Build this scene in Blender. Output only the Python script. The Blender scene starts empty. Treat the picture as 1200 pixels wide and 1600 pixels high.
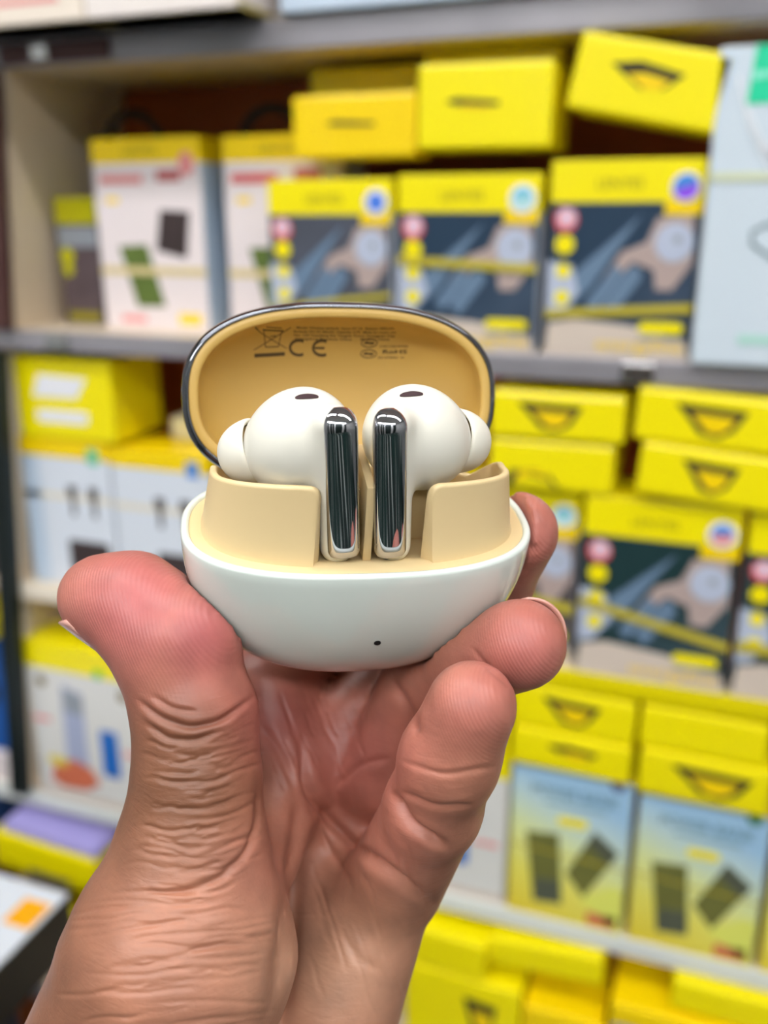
import bpy, bmesh, math, random
import numpy as np
from mathutils import Matrix, Vector

random.seed(7)
S = bpy.context.scene
COL = S.collection

# ------------------------------------------------------------------ camera
FPX = 1450.0                       # focal length in pixels of the 1200x1600 frame
CAM = Vector((0.0, 0.0, 1.35))
CR = Matrix(((0.93843646, -0.10384152, 0.32947527),
             (0.34541956, 0.29511368, -0.89083851),
             (-0.00472664, 0.94980253, 0.31281433)))
cd = bpy.data.cameras.new('camera')
cam = bpy.data.objects.new('camera', cd)
COL.objects.link(cam)
cam.matrix_world = Matrix.Translation(CAM) @ CR.to_4x4()
cd.sensor_fit = 'VERTICAL'
cd.sensor_height = 36.0
cd.lens = FPX / 1600.0 * 36.0
cd.clip_start = 0.01
cd.clip_end = 20
cd.dof.use_dof = True
cd.dof.focus_distance = 0.154
cd.dof.aperture_fstop = 11.0
S.camera = cam

# ------------------------------------------------------------------ world, exposure
W = bpy.data.worlds.new('world')
S.world = W
W.use_nodes = True
W.node_tree.nodes['Background'].inputs[0].default_value = (0.9, 0.95, 1.0, 1)
W.node_tree.nodes['Background'].inputs[1].default_value = 0.25
S.view_settings.view_transform = 'Standard'
S.view_settings.look = 'None'
S.view_settings.gamma = 1.0
S.view_settings.use_curve_mapping = False
S.view_settings.exposure = 0.2
S.cycles.max_bounces = 6
S.cycles.diffuse_bounces = 3
S.cycles.glossy_bounces = 3
S.cycles.transmission_bounces = 2
S.cycles.caustics_reflective = False
S.cycles.caustics_refractive = False
LAMP_POWER = 27.0                   # emission strength of the ceiling light panels
CEILING_LAMPS = [(-0.75, -0.10, 1.5, 0.15), (0.85, -0.10, 1.5, 0.15), (-0.75, -1.55, 1.5, 0.30), (0.85, -1.55, 1.5, 0.30)]

# ------------------------------------------------------------------ helpers
def srgb(r, g, b):
    f = lambda c: (c / 12.92 if c <= 0.04045 else ((c + 0.055) / 1.055) ** 2.4)
    return (f(r / 255.0), f(g / 255.0), f(b / 255.0), 1.0)

MATS = {}
def mat(name, col, rough=0.5, metal=0.0, coat=0.0, spec=0.5, emit=0.0, noise=0.0, nscale=40.0, bump=0.0, bscale=300.0):
    if name in MATS:
        return MATS[name]
    m = bpy.data.materials.new(name)
    m.use_nodes = True
    nt = m.node_tree
    b = nt.nodes['Principled BSDF']
    c = srgb(*col)
    b.inputs['Base Color'].default_value = c
    b.inputs['Roughness'].default_value = rough
    b.inputs['Metallic'].default_value = metal
    b.inputs['Coat Weight'].default_value = coat
    b.inputs['Coat Roughness'].default_value = 0.05
    b.inputs['Specular IOR Level'].default_value = spec
    if emit:
        b.inputs['Emission Color'].default_value = c
        b.inputs['Emission Strength'].default_value = emit
    if noise or bump:
        tc = nt.nodes.new('ShaderNodeTexCoord')
        n = nt.nodes.new('ShaderNodeTexNoise')
        n.inputs['Scale'].default_value = nscale
        n.inputs['Detail'].default_value = 4
        nt.links.new(tc.outputs['Object'], n.inputs['Vector'])
        if noise:
            mx = nt.nodes.new('ShaderNodeMix')
            mx.data_type = 'RGBA'
            mx.inputs['A'].default_value = tuple(max(0, x * (1 - noise)) for x in c[:3]) + (1,)
            mx.inputs['B'].default_value = tuple(min(1, x * (1 + noise)) for x in c[:3]) + (1,)
            nt.links.new(n.outputs['Fac'], mx.inputs['Factor'])
            nt.links.new(mx.outputs['Result'], b.inputs['Base Color'])
        if bump:
            n2 = nt.nodes.new('ShaderNodeTexNoise')
            n2.inputs['Scale'].default_value = bscale
            nt.links.new(tc.outputs['Object'], n2.inputs['Vector'])
            bp = nt.nodes.new('ShaderNodeBump')
            bp.inputs['Strength'].default_value = bump
            bp.inputs['Distance'].default_value = 0.0005
            nt.links.new(n2.outputs['Fac'], bp.inputs['Height'])
            nt.links.new(bp.outputs['Normal'], b.inputs['Normal'])
    MATS[name] = m
    return m

def ramp_mat(name, axis, stops, rough=0.35, noise=0.0):
    """printed colour gradient over the piece's own generated coordinates"""
    if name in MATS:
        return MATS[name]
    m = bpy.data.materials.new(name)
    m.use_nodes = True
    nt = m.node_tree
    b = nt.nodes['Principled BSDF']
    b.inputs['Roughness'].default_value = rough
    tc = nt.nodes.new('ShaderNodeTexCoord')
    sx = nt.nodes.new('ShaderNodeVectorMath')
    sx.operation = 'DOT_PRODUCT'
    sx.inputs[1].default_value = axis
    nt.links.new(tc.outputs['Generated'], sx.inputs[0])
    src = sx.outputs['Value']
    if noise:
        n = nt.nodes.new('ShaderNodeTexNoise')
        n.inputs['Scale'].default_value = 4.0
        nt.links.new(tc.outputs['Generated'], n.inputs['Vector'])
        ad = nt.nodes.new('ShaderNodeMath')
        ad.operation = 'MULTIPLY_ADD'
        ad.inputs[1].default_value = noise
        nt.links.new(n.outputs['Fac'], ad.inputs[0])
        nt.links.new(src, ad.inputs[2])
        src = ad.outputs[0]
    r = nt.nodes.new('ShaderNodeValToRGB')
    el = r.color_ramp.elements
    while len(el) > 1:
        el.remove(el[-1])
    for i, (p, c) in enumerate(stops):
        e = el[0] if i == 0 else el.new(p)
        e.position = p
        e.color = srgb(*c)
    nt.links.new(src, r.inputs[0])
    nt.links.new(r.outputs[0], b.inputs['Base Color'])
    MATS[name] = m
    return m

def link(name, me, m=None, parent=None, smooth=False):
    me.name = name
    o = bpy.data.objects.new(name, me)
    COL.objects.link(o)
    if m is not None:
        if not me.materials:
            me.materials.append(m)
    if parent is not None:
        o.parent = parent
    if smooth:
        me.shade_smooth()
    return o

def thing(name, label, cat, matrix=None, group=None):
    o = bpy.data.objects.new(name, None)
    COL.objects.link(o)
    o.empty_display_size = 0.02
    if matrix is not None:
        o.matrix_world = matrix
    tag(o, label, cat, group)
    return o

def tag(o, label=None, cat=None, group=None, kind=None):
    if label: o['label'] = label
    if cat: o['category'] = cat
    if group: o['group'] = group
    if kind: o['kind'] = kind
    return o

def mesh(verts, faces):
    me = bpy.data.meshes.new('m')
    me.from_pydata([tuple(v) for v in verts], [], [tuple(f) for f in faces])
    me.update()
    return me

def fixnormals(me):
    bm = bmesh.new(); bm.from_mesh(me)
    bmesh.ops.recalc_face_normals(bm, faces=bm.faces)
    bm.to_mesh(me); bm.free()
    return me

def box_me(x0, x1, y0, y1, z0, z1, bev=0.0, seg=2):
    bm = bmesh.new()
    bmesh.ops.create_cube(bm, size=1)
    for v in bm.verts:
        v.co = Vector(((x0 + x1) / 2 + v.co.x * (x1 - x0), (y0 + y1) / 2 + v.co.y * (y1 - y0), (z0 + z1) / 2 + v.co.z * (z1 - z0)))
    if bev:
        bmesh.ops.bevel(bm, geom=list(bm.edges), offset=bev, segments=seg, affect='EDGES', profile=0.5)
    me = bpy.data.meshes.new('m')
    bm.to_mesh(me); bm.free()
    return me

def box(name, x0, x1, y0, y1, z0, z1, m, parent=None, bev=0.0):
    return link(name, box_me(x0, x1, y0, y1, z0, z1, bev), m, parent)

# ---- signed-distance modelling (arrays of points, millimetres) -------------
def sd_cone(P, a, b, ra, rb):
    a = np.asarray(a, np.float32); b = np.asarray(b, np.float32)
    ba = b - a
    h = np.clip(((P - a) @ ba) / float(ba @ ba), 0, 1)
    d = P - a - h[..., None] * ba
    return np.sqrt((d * d).sum(-1)) - (ra + (rb - ra) * h)

def sd_ell(P, c, r):
    c = np.asarray(c, np.float32); r = np.asarray(r, np.float32)
    q = P - c
    k0 = np.sqrt(((q / r) ** 2).sum(-1))
    k1 = np.sqrt(((q / (r * r)) ** 2).sum(-1)) + 1e-6
    return k0 * (k0 - 1.0) / k1

def smin(a, b, k):
    h = np.clip(0.5 + 0.5 * (b - a) / k, 0, 1)
    return b + (a - b) * h - k * h * (1 - h)

def surface_nets(F, org, h):
    s = F < 0
    nx, ny, nz = F.shape
    c = np.zeros((nx - 1, ny - 1, nz - 1), np.int8)
    for dx in (0, 1):
        for dy in (0, 1):
            for dz in (0, 1):
                c += s[dx:nx - 1 + dx, dy:ny - 1 + dy, dz:nz - 1 + dz]
    act = np.argwhere((c > 0) & (c < 8))
    idx = -np.ones(c.shape, np.int64)
    idx[act[:, 0], act[:, 1], act[:, 2]] = np.arange(len(act))
    acc = np.zeros((len(act), 3)); cnt = np.zeros(len(act))
    corners = [(i, j, k) for i in (0, 1) for j in (0, 1) for k in (0, 1)]
    val = {q: F[act[:, 0] + q[0], act[:, 1] + q[1], act[:, 2] + q[2]] for q in corners}
    for q in corners:
        for ax in range(3):
            if q[ax] == 0:
                r = list(q); r[ax] = 1; r = tuple(r)
                va, vb = val[q], val[r]
                cr = (va < 0) != (vb < 0)
                t = np.where(cr, va / np.where(cr, va - vb, 1), 0)
                p = np.repeat(np.array(q, float)[None], len(act), 0)
                p[:, ax] += t
                acc += p * cr[:, None]; cnt += cr
    V = (act + acc / cnt[:, None]) * h + np.asarray(org)
    Q = []
    for ax in range(3):
        o1, o2 = [(1, 2), (2, 0), (0, 1)][ax]
        sl0 = [slice(None)] * 3; sl1 = [slice(None)] * 3
        sl0[ax] = slice(0, -1); sl1[ax] = slice(1, None)
        e = np.argwhere(s[tuple(sl0)] != s[tuple(sl1)])
        ok = (e[:, o1] > 0) & (e[:, o2] > 0) & (e[:, o1] < F.shape[o1] - 1) & (e[:, o2] < F.shape[o2] - 1)
        e = e[ok]
        u1 = np.zeros(3, int); u1[o1] = 1
        u2 = np.zeros(3, int); u2[o2] = 1
        g = lambda a: idx[a[:, 0], a[:, 1], a[:, 2]]
        q = np.stack([g(e - u1 - u2), g(e - u2), g(e), g(e - u1)], 1)
        ins = s[e[:, 0], e[:, 1], e[:, 2]]
        q[~ins] = q[~ins][:, ::-1]
        Q.append(q)
    return V, np.concatenate(Q)

def relax(V, Q, n=2, lam=0.5):
    E = np.concatenate([Q[:, [0, 1]], Q[:, [1, 2]], Q[:, [2, 3]], Q[:, [3, 0]]])
    E = np.concatenate([E, E[:, ::-1]])
    for i in range(n):
        for l in (lam, -lam * 0.9):
            A = np.zeros_like(V); N = np.zeros(len(V))
            np.add.at(A, E[:, 0], V[E[:, 1]]); np.add.at(N, E[:, 0], 1)
            V = V + l * (A / np.maximum(N, 1)[:, None] - V)
    return V

def grid(lo, hi, h):
    ax = [np.arange(lo[i], hi[i] + h, h, dtype=np.float32) for i in range(3)]
    return np.stack(np.meshgrid(*ax, indexing='ij'), -1)

def subdivide(me, lv=1):
    o = bpy.data.objects.new('tmp', me)
    COL.objects.link(o)
    md = o.modifiers.new('s', 'SUBSURF'); md.levels = lv; md.render_levels = lv
    dg = bpy.context.evaluated_depsgraph_get()
    r = bpy.data.meshes.new_from_object(o.evaluated_get(dg))
    bpy.data.objects.remove(o)
    return r

# camera-side frame in millimetres: x right, y down, z away from the lens
CV = CR @ Matrix(((1, 0, 0), (0, -1, 0), (0, 0, -1)))
V2W = Matrix.Translation(CAM) @ CV.to_4x4() @ Matrix.Scale(0.001, 4)
def hp(u, v, d):
    return ((u - 600.0) * d / FPX, (v - 800.0) * d / FPX, d)

# ------------------------------------------------------------------ room
WALLC = mat('wall_paint', (170, 172, 170), 0.7, bump=0.1)
def struct(name, *a):
    o = box(name, *a)
    tag(o, kind='structure')
    return o
def floor_material():
    m = bpy.data.materials.new('reflection_band_floor'); m.use_nodes = True  # unseen floor; dark tone and pale bands made up for the chrome's reflections
    nt = m.node_tree; b = nt.nodes['Principled BSDF']
    tc = nt.nodes.new('ShaderNodeTexCoord'); mp = nt.nodes.new('ShaderNodeMapping'); mp.inputs['Scale'].default_value = (7, 0.5, 1)
    n_ = nt.nodes.new('ShaderNodeTexNoise'); n_.inputs['Scale'].default_value = 1.6; n_.inputs['Detail'].default_value = 3
    cr = nt.nodes.new('ShaderNodeValToRGB')
    e = cr.color_ramp.elements
    e[0].position = 0.40; e[0].color = srgb(14, 20, 20)
    e[1].position = 0.64; e[1].color = srgb(170, 176, 170)
    x = e.new(0.52); x.color = srgb(18, 52, 44)
    x = e.new(0.57); x.color = srgb(36, 48, 46)
    nt.links.new(tc.outputs['Object'], mp.inputs['Vector']); nt.links.new(mp.outputs[0], n_.inputs['Vector'])
    nt.links.new(n_.outputs['Fac'], cr.inputs[0]); nt.links.new(cr.outputs[0], b.inputs['Base Color'])
    b.inputs['Roughness'].default_value = 0.35
    return m
struct('floor', -2.0, 2.0, -1.9, 1.1, -0.1, 0.0, floor_material())
struct('ceiling', -2.0, 2.0, -1.9, 1.1, 2.7, 2.8, mat('ceiling_paint', (235, 236, 234), 0.8))
struct('wall_back', -2.1, 2.1, 1.0, 1.1, 0, 2.7, WALLC)
struct('wall_front', -2.1, 2.1, -2.0, -1.9, 0, 2.7, mat('dark_green_wall', (16, 34, 30), 0.6, noise=0.2, nscale=2))  # unseen wall, coloured dark to put dark reflections in the chrome
for i, (x, w) in enumerate([(-1.45, 0.10), (-0.62, 0.16), (0.10, 0.05), (0.55, 0.12), (1.5, 0.2)]):  # added white strips, out of view, to streak the chrome reflections
    struct('reflection_strip_%d' % (i + 1), x - w / 2, x + w / 2, -1.9, -1.86, 0, 2.7, mat('white_reflection_strip', (225, 228, 226), 0.5))
struct('wall_left', -2.1, -2.0, -1.9, 1.0, 0, 2.7, WALLC)
struct('wall_right', 2.0, 2.1, -1.9, 1.0, 0, 2.7, WALLC)

LAMP_WHITE = mat('lamp_housing', (230, 230, 230), 0.4)
LAMP_EMIT = mat('lamp_glow', (252, 252, 252), 0.5, emit=LAMP_POWER)
PLACE = ['above the shelf, left side', 'above the shelf, right side', 'behind the camera, left side', 'behind the camera, right side']
for i, (x, y, l, w) in enumerate(CEILING_LAMPS):
    t = thing('ceiling_light', 'long white ceiling light panel ' + PLACE[i], 'light', Matrix.Translation((x, y, 2.7)), 'ceiling light panels')
    box('housing', -l / 2, l / 2, -w / 2, w / 2, -0.05, -0.0, LAMP_WHITE, t, 0.004)
    box('diffuser', -l / 2 + 0.02, l / 2 - 0.02, -w / 2 + 0.02, w / 2 - 0.02, -0.06, -0.045, LAMP_EMIT, t, 0.004)

# ------------------------------------------------------------------ shelving
YF = 0.70                          # plane of the shelf fronts
CREAM = mat('cream_laminate', (226, 208, 182), 0.45, noise=0.05, nscale=30)
CHROME_STRIP = mat('brushed_strip', (172, 168, 174), 0.3, metal=0.45, noise=0.25, nscale=12)
DARKSTEEL = mat('dark_steel', (38, 46, 46), 0.4, metal=0.5)
BROWN = mat('red_brown_veneer', (176, 84, 26), 0.5, noise=0.25, nscale=14)
CLEAR_STRIP = mat('pale_price_rail', (226, 230, 226), 0.25, coat=0.5)

sh = thing('display_shelf', 'tall cream shelf unit with metal edged shelves and red-brown back', 'shelf', Matrix.Translation((-0.2, YF, 0)))
def sb(name, x0, x1, y0, y1, z0, z1, m, parent=None, bev=0.001):
    if parent is None:
        return box(name, x0 + 0.2, x1 + 0.2, y0 - YF, y1 - YF, z0, z1, m, sh, bev)
    return box(name, x0 + 0.2, x1 + 0.2, y0 - YF, y1 - YF, z0, z1, m, parent, bev)
XL, XR, YB = -0.70, 0.75, 0.872
sb('back_panel', -1.25, XR, YB, YB + 0.012, 0.05, 2.2, BROWN)
for i, (zt, zb, sm) in enumerate([(1.484, 1.462, CHROME_STRIP), (1.243, 1.225, CHROME_STRIP), (0.984, 0.968, None), (0.729, 0.711, CLEAR_STRIP), (0.44, 0.42, CHROME_STRIP)]):
    b = sb('shelf_board', -1.25, XR, YF + 0.004, YB, zb, zt, CREAM)
    if i == 2:
        sb('edge_strip', XL + 0.03, -0.30, YF - 0.002, YF + 0.004, zb, zt, mat('cream_strip', (236, 224, 205), 0.3), b)
        sb('edge_strip', -0.299, XR, YF - 0.002, YF + 0.004, zb, zt, mat('yellow_strip', (232, 214, 0), 0.3), b)
    else:
        sb('edge_strip', -1.25, XR, YF - 0.002, YF + 0.004, zb, zt, sm, b)
    if i == 0:
        sb('dark_fitting', -0.60, -0.49, YF - 0.005, YF - 0.002, zb + 0.002, zt - 0.004, mat('maroon_steel', (92, 60, 58), 0.4, metal=0.3), b)
        sb('clip', -0.565, -0.548, YF - 0.008, YF - 0.005, zb + 0.004, zt - 0.006, mat('clip_steel', (215, 215, 215), 0.2, metal=1.0), b)
    if i == 1:
        for x in (-0.575, -0.31, -0.06, 0.12):
            o = sb('clip', x - 0.012, x + 0.012, YF - 0.005, YF - 0.002, zb + 0.002, zt - 0.002, mat('clip_steel', (215, 215, 215), 0.2, metal=1.0), b)

# uprights lean a little, as the unit does
def lean_panel(name, xt, xb, zt, zb, th, y0, y1, m):
    vs = []
    for (x, z) in ((xb - th, zb), (xb, zb), (xt, zt), (xt - th, zt)):
        vs += [(x + 0.2, y0 - YF, z), (x + 0.2, y1 - YF, z)]
    me = mesh(vs, [(0, 2, 4, 6), (1, 7, 5, 3), (0, 1, 3, 2), (2, 3, 5, 4), (4, 5, 7, 6), (6, 7, 1, 0)])
    return link(name, fixnormals(me), m, sh)
lean_panel('side_panel', -0.601, -0.628, 1.462, 1.243, 0.018, YF + 0.005, YB, CREAM)
lean_panel('side_panel', -0.642, -0.664, 1.225, 0.984, 0.018, YF + 0.02, YB, CREAM)
lean_panel('side_panel', -0.664, -0.69, 0.968, 0.729, 0.018, YF + 0.02, YB, CREAM)
lean_panel('upright_post', -0.632, -0.680, 1.224, 0.7305, 0.020, YF - 0.014, YF - 0.003, DARKSTEEL)
lean_panel('upright_post', -0.600, -0.622, 1.461, 1.244, 0.020, YF - 0.014, YF - 0.003, mat('maroon_steel', (92, 60, 58), 0.4, metal=0.3))

# ------------------------------------------------------------------ packaged goods
YELLOW = mat('yellow_card', (252, 234, 0), 0.35, coat=0.1)
YELLOW2 = mat('deep_yellow_card', (253, 216, 0), 0.35, coat=0.1)
PINKWHITE = mat('pinkish_white_card', (238, 226, 226), 0.35, coat=0.2)
COOLWHITE = mat('cool_white_card', (222, 228, 238), 0.35, coat=0.2)
BLUEWHITE = mat('pale_blue_card', (200, 216, 234), 0.35, coat=0.2)
GREYCARD = mat('grey_card', (150, 156, 165), 0.35)
BLACK = mat('black_hole', (14, 15, 16), 0.7)
SLATE = ramp_mat('slate_picture', (0.5, 0.0, -0.6), [(0.0, (38, 60, 82)), (0.35, (62, 78, 98)), (0.6, (40, 52, 72)), (0.9, (58, 66, 84))], noise=0.25)
SLATEG = ramp_mat('green_slate_picture', (0.5, 0.0, -0.6), [(0.0, (30, 56, 58)), (0.35, (58, 76, 84)), (0.6, (36, 52, 60)), (0.9, (50, 62, 74))], noise=0.25)
PEACH = mat('peach_print', (180, 160, 154), 0.4)
PALEGREY = mat('pale_grey_print', (186, 194, 214), 0.4)
BLUEGREY = mat('blue_grey_print', (106, 130, 156), 0.4)
SAND = mat('sand_print', (214, 198, 184), 0.4)
RED = mat('red_print', (226, 92, 98), 0.4)
ROSE = mat('rose_print', (236, 150, 148), 0.4)
WHITEP = mat('white_print', (240, 240, 244), 0.4)
OLIVE = mat('olive_print', (96, 116, 52), 0.4, noise=0.2, nscale=60)
UMBER = mat('dark_brown_print', (62, 50, 50), 0.4, noise=0.2, nscale=60)
INK = mat('dark_ink', (64, 70, 60), 0.5)
OLIVEINK = mat('olive_ink', (150, 138, 10), 0.5)
TAPE = mat('yellow_tape', (196, 180, 60), 0.25, coat=0.4)
PALETAPE = mat('pale_tape', (226, 206, 150), 0.25, coat=0.4)
SKYB = mat('blue_badge', (70, 140, 220), 0.3)
CYANB = mat('cyan_badge', (120, 200, 220), 0.3)
VIOLET = mat('violet_badge', (150, 80, 235), 0.3)
TEAL = mat('teal_badge', (90, 200, 160), 0.3)
BLUEP = mat('blue_print', (40, 110, 196), 0.35)
ORANGEP = mat('orange_red_print', (214, 116, 84), 0.4, noise=0.25, nscale=60)
SKYGRAD = ramp_mat('sky_to_yellow_print', (0.25, 0.0, 1.0), [(0.0, (232, 206, 50)), (0.35, (238, 228, 104)), (0.62, (226, 234, 166)), (0.85, (196, 220, 222)), (1.0, (164, 202, 232))])

def plate_me(pts, y, th=0.0003):
    """flat printed patch: polygon in x,z, a print's thickness proud of the card"""
    n = len(pts)
    vs = [(x, y - th, z) for x, z in pts] + [(x, y, z) for x, z in pts]
    fs = [tuple(range(n)), tuple(range(2 * n - 1, n - 1, -1))] + [(i, i + n, (i + 1) % n + n, (i + 1) % n) for i in range(n)]
    return fixnormals(mesh(vs, fs))

def rect(x0, x1, z0, z1, r=0.0, n=4, rot=0.0):
    if r <= 0:
        p = [(x0, z0), (x1, z0), (x1, z1), (x0, z1)]
    else:
        p = []
        for cx, cz, a0 in ((x1 - r, z0 + r, -90), (x1 - r, z1 - r, 0), (x0 + r, z1 - r, 90), (x0 + r, z0 + r, 180)):
            for i in range(n + 1):
                a = math.radians(a0 + 90 * i / n)
                p.append((cx + r * math.cos(a), cz + r * math.sin(a)))
    if rot:
        cx, cz = (x0 + x1) / 2, (z0 + z1) / 2
        c, s = math.cos(math.radians(rot)), math.sin(math.radians(rot))
        p = [(cx + (x - cx) * c - (z - cz) * s, cz + (x - cx) * s + (z - cz) * c) for x, z in p]
    return p

def disc(cx, cz, rx, rz=None, n=20, rot=0.0, a0=0, a1=360):
    rz = rz or rx
    full = abs(a1 - a0) >= 360
    p = []
    for i in range(n if full else n + 1):
        a = math.radians(a0 + (a1 - a0) * i / n)
        x, z = rx * math.cos(a), rz * math.sin(a)
        c, s = math.cos(math.radians(rot)), math.sin(math.radians(rot))
        p.append((cx + x * c - z * s, cz + x * s + z * c))
    return p

class Carton:
    """a packaged box standing with its front at local y = 0; x from -w/2 to w/2, z from 0 to h"""
    def __init__(self, name, label, cat, x0, x1, z0, z1, yf, depth, m, group=None, tilt=0.0, yaw=0.0, bev=0.0012):
        z0 += 0.0006; z1 -= 0.0003
        self.w, self.h, self.d = x1 - x0, z1 - z0, depth
        M = Matrix.Translation(((x0 + x1) / 2, yf, z0)) @ Matrix.Rotation(math.radians(yaw), 4, 'Z') @ Matrix.Rotation(math.radians(tilt), 4, 'Y')
        self.o = thing(name, label, cat, M, group)
        self.layer = 0
        self.body = box('carton', -self.w / 2, self.w / 2, 0, depth, 0, self.h, m, self.o, bev)
    def pr(self, name, pts, m, layer=1, frac=True, parent=None):
        if frac:
            pts = [((u - 0.5) * self.w, v * self.h) for u, v in pts]
        return link(name, plate_me(pts, -0.0003 * layer + 0.0002), m, parent or self.o)
    def px(self, name, shape, m, layer=1):        # shape given in metres from the lower left corner
        return self.pr(name, [(x - self.w / 2, z) for x, z in shape], m, layer, frac=False)
    def band(self, name, z0, z1, m, e=0.0005):     # wrap all round
        return box(name, -self.w / 2 - e, self.w / 2 + e, -e, self.d + e, z0 * self.h, z1 * self.h + (e if z1 >= 1 else 0), m, self.o, 0.0008)
    def text(self, s, u, v, size, m, layer=2, width=None, name='lettering', shear=0.0):
        me = text_me(s, size, width)
        for q in me.vertices:
            x, y = q.co.x, q.co.y
            q.co = Vector(((u - 0.5) * self.w + x + y * shear, -0.0003 * layer, v * self.h + y))
        return link(name, me, m, self.o)

def text_me(s, size, width=None, bold=0.0):
    cu = bpy.data.curves.new('t', 'FONT')
    cu.body = s
    cu.size = size
    cu.align_x = 'CENTER'; cu.align_y = 'CENTER'
    cu.resolution_u = 3
    cu.offset = bold * size
    o = bpy.data.objects.new('t', cu)
    COL.objects.link(o)
    dg = bpy.context.evaluated_depsgraph_get()
    me = bpy.data.meshes.new_from_object(o.evaluated_get(dg))
    bpy.data.objects.remove(o); bpy.data.curves.remove(cu)
    if width and len(me.vertices):
        xs = [v.co.x for v in me.vertices]
        k = width / max(1e-6, max(xs) - min(xs))
        for v in me.vertices:
            v.co.x *= k
    return me

def car_box(label, x0, x1, z0, z1, yf, pic, badge, tapes=(), group='car charger boxes', yaw=0.0, depth=0.05):
    c = Carton('charger_box', label, 'box', x0, x1, z0, z1, yf, depth, COOLWHITE, group, yaw=yaw)
    c.band('header_band', 0.795, 1.0, YELLOW)
    c.pr('picture', rect(0.0, 1.0, 0.0, 0.795), pic, 1)
    c.pr('picture_shape', [(0.0, 0.30), (0.30, 0.52), (0.62, 0.74), (0.50, 0.60), (0.30, 0.36), (0.08, 0.20), (0.0, 0.17)], BLUEGREY, 2)
    c.pr('picture_shape', [(0.0, 0.20), (0.0, 0.50), (0.17, 0.48), (0.22, 0.34), (0.10, 0.20)], PALEGREY, 3)
    c.pr('picture_shape', [(0.0, 0.0), (1.0, 0.0), (0.97, 0.10), (0.6, 0.17), (0.2, 0.2), (0.02, 0.17)], SAND, 3)
    c.pr('picture_shape', [(0.38, 0.40), (0.50, 0.55), (0.66, 0.60), (0.72, 0.72), (0.95, 0.74), (0.97, 0.5), (0.85, 0.36), (0.74, 0.36), (0.72, 0.46), (0.58, 0.5), (0.46, 0.4)], PEACH, 3)
    c.pr('picture_shape', rect(0.36, 0.44, 0.22, 0.50, rot=-42), BLUEGREY, 4)
    c.pr('picture_shape', rect(0.47, 0.57, 0.20, 0.50, 0.03, rot=-42), BLUEGREY, 4)
    r = c.px('picture_ring', disc(0.84 * c.w, 0.60 * c.h, 0.128 * c.w), PALEGREY, 5)
    c.px('picture_ring_hole', disc(0.86 * c.w, 0.615 * c.h, 0.026 * c.w), GREYCARD, 6)
    c.px('warning_badge', disc(0.11 * c.w, 0.71 * c.h, 0.082 * c.w), RED, 5)
    c.px('warning_symbol', disc(0.115 * c.w, 0.722 * c.h, 0.062 * c.w), mat('pale_rose', (232, 196, 212), 0.4), 6)
    for v in (0.585, 0.45, 0.31):
        c.px('feature_dot', disc(0.11 * c.w, v * c.h, (0.066 if v > 0.5 else 0.05) * c.w), YELLOW, 5)
    c.pr('badge_panel', rect(0.76, 1.0, 0.735, 0.80), YELLOW2, 5)
    bx, bz = 0.885 * c.w, 0.868 * c.h
    c.px('round_sticker', disc(bx, bz, 0.095 * c.w), WHITEP, 7)
    if badge == 'violet':
        c.px('sticker_print', disc(bx, bz, 0.08 * c.w, a0=15, a1=195), SKYB, 8)
        c.px('sticker_print', disc(bx, bz, 0.08 * c.w, a0=195, a1=375), VIOLET, 8)
    elif badge == 'blue':
        c.px('sticker_print', disc(bx, bz, 0.066 * c.w), mat('cobalt_badge', (80, 130, 230), 0.3), 8)
    else:
        c.px('sticker_print', disc(bx, bz, 0.07 * c.w, a0=5, a1=185), SKYB if badge == 'rose' else CYANB, 8)
        c.px('sticker_print', disc(bx, bz, 0.07 * c.w, a0=185, a1=365), ROSE if badge == 'rose' else mat('ice_badge', (190, 228, 226), 0.3), 8)
    c.px('price_pill', rect(0.65 * c.w, 0.95 * c.w, 0.135 * c.h, 0.195 * c.h, 0.03 * c.h), YELLOW, 6)
    c.text('energyfine', 0.66, 0.07, 0.013, YELLOW2, 6, width=0.58 * c.w)
    c.pr('subtitle_print', rect(0.66, 0.94, 0.105, 0.122), GREYCARD, 6)
    c.text('LENYES', 0.46, 0.885, 0.010, OLIVEINK, 3, width=0.30 * c.w)
    for (va, vb, th) in tapes:
        c.pr('tape', [(0.0, va), (1.0, vb), (1.0, vb + th), (0.0, va + th)], TAPE, 9)
    return c

car_box('yellow-topped dark charger box right of the green-phone boxes, blue round sticker', -0.356, -0.252, 1.243, 1.370, YF + 0.001, mat('grey_picture', (78, 82, 94), 0.4, noise=0.3, nscale=30), 'blue', [(0.20, 0.30, 0.035)], depth=0.03)
car_box('yellow-topped dark charger box centred on the top row, pale cyan sticker', -0.246, -0.138, 1.243, 1.372, YF + 0.001, SLATE, 'cyan', [(0.50, 0.46, 0.05)])
car_box('yellow-topped dark charger box with blue and violet sticker beside the white wrapped box', -0.130, -0.026, 1.243, 1.380, YF + 0.001, SLATE, 'violet', [(0.20, 0.25, 0.045)])
car_box('yellow-topped dark charger box with a broad yellow tape below the middle shelf', -0.091, 0.024, 0.984, 1.136, YF + 0.001, SLATEG, 'rose', [(0.40, 0.24, 0.05)], depth=0.06)
car_box('charger box half hidden behind the fingers, teal sticker on yellow top', -0.202, -0.097, 0.984, 1.134, YF + 0.012, mat('brown_grey_picture', (92, 84, 84), 0.4, noise=0.3, nscale=30), 'teal', [(0.40, 0.30, 0.06)], depth=0.06)
car_box('yellow-topped charger box cut by the right picture edge', 0.030, 0.140, 0.984, 1.134, YF + 0.001, SLATEG, 'cyan', [(0.26, 0.24, 0.06)], depth=0.06)

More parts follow.
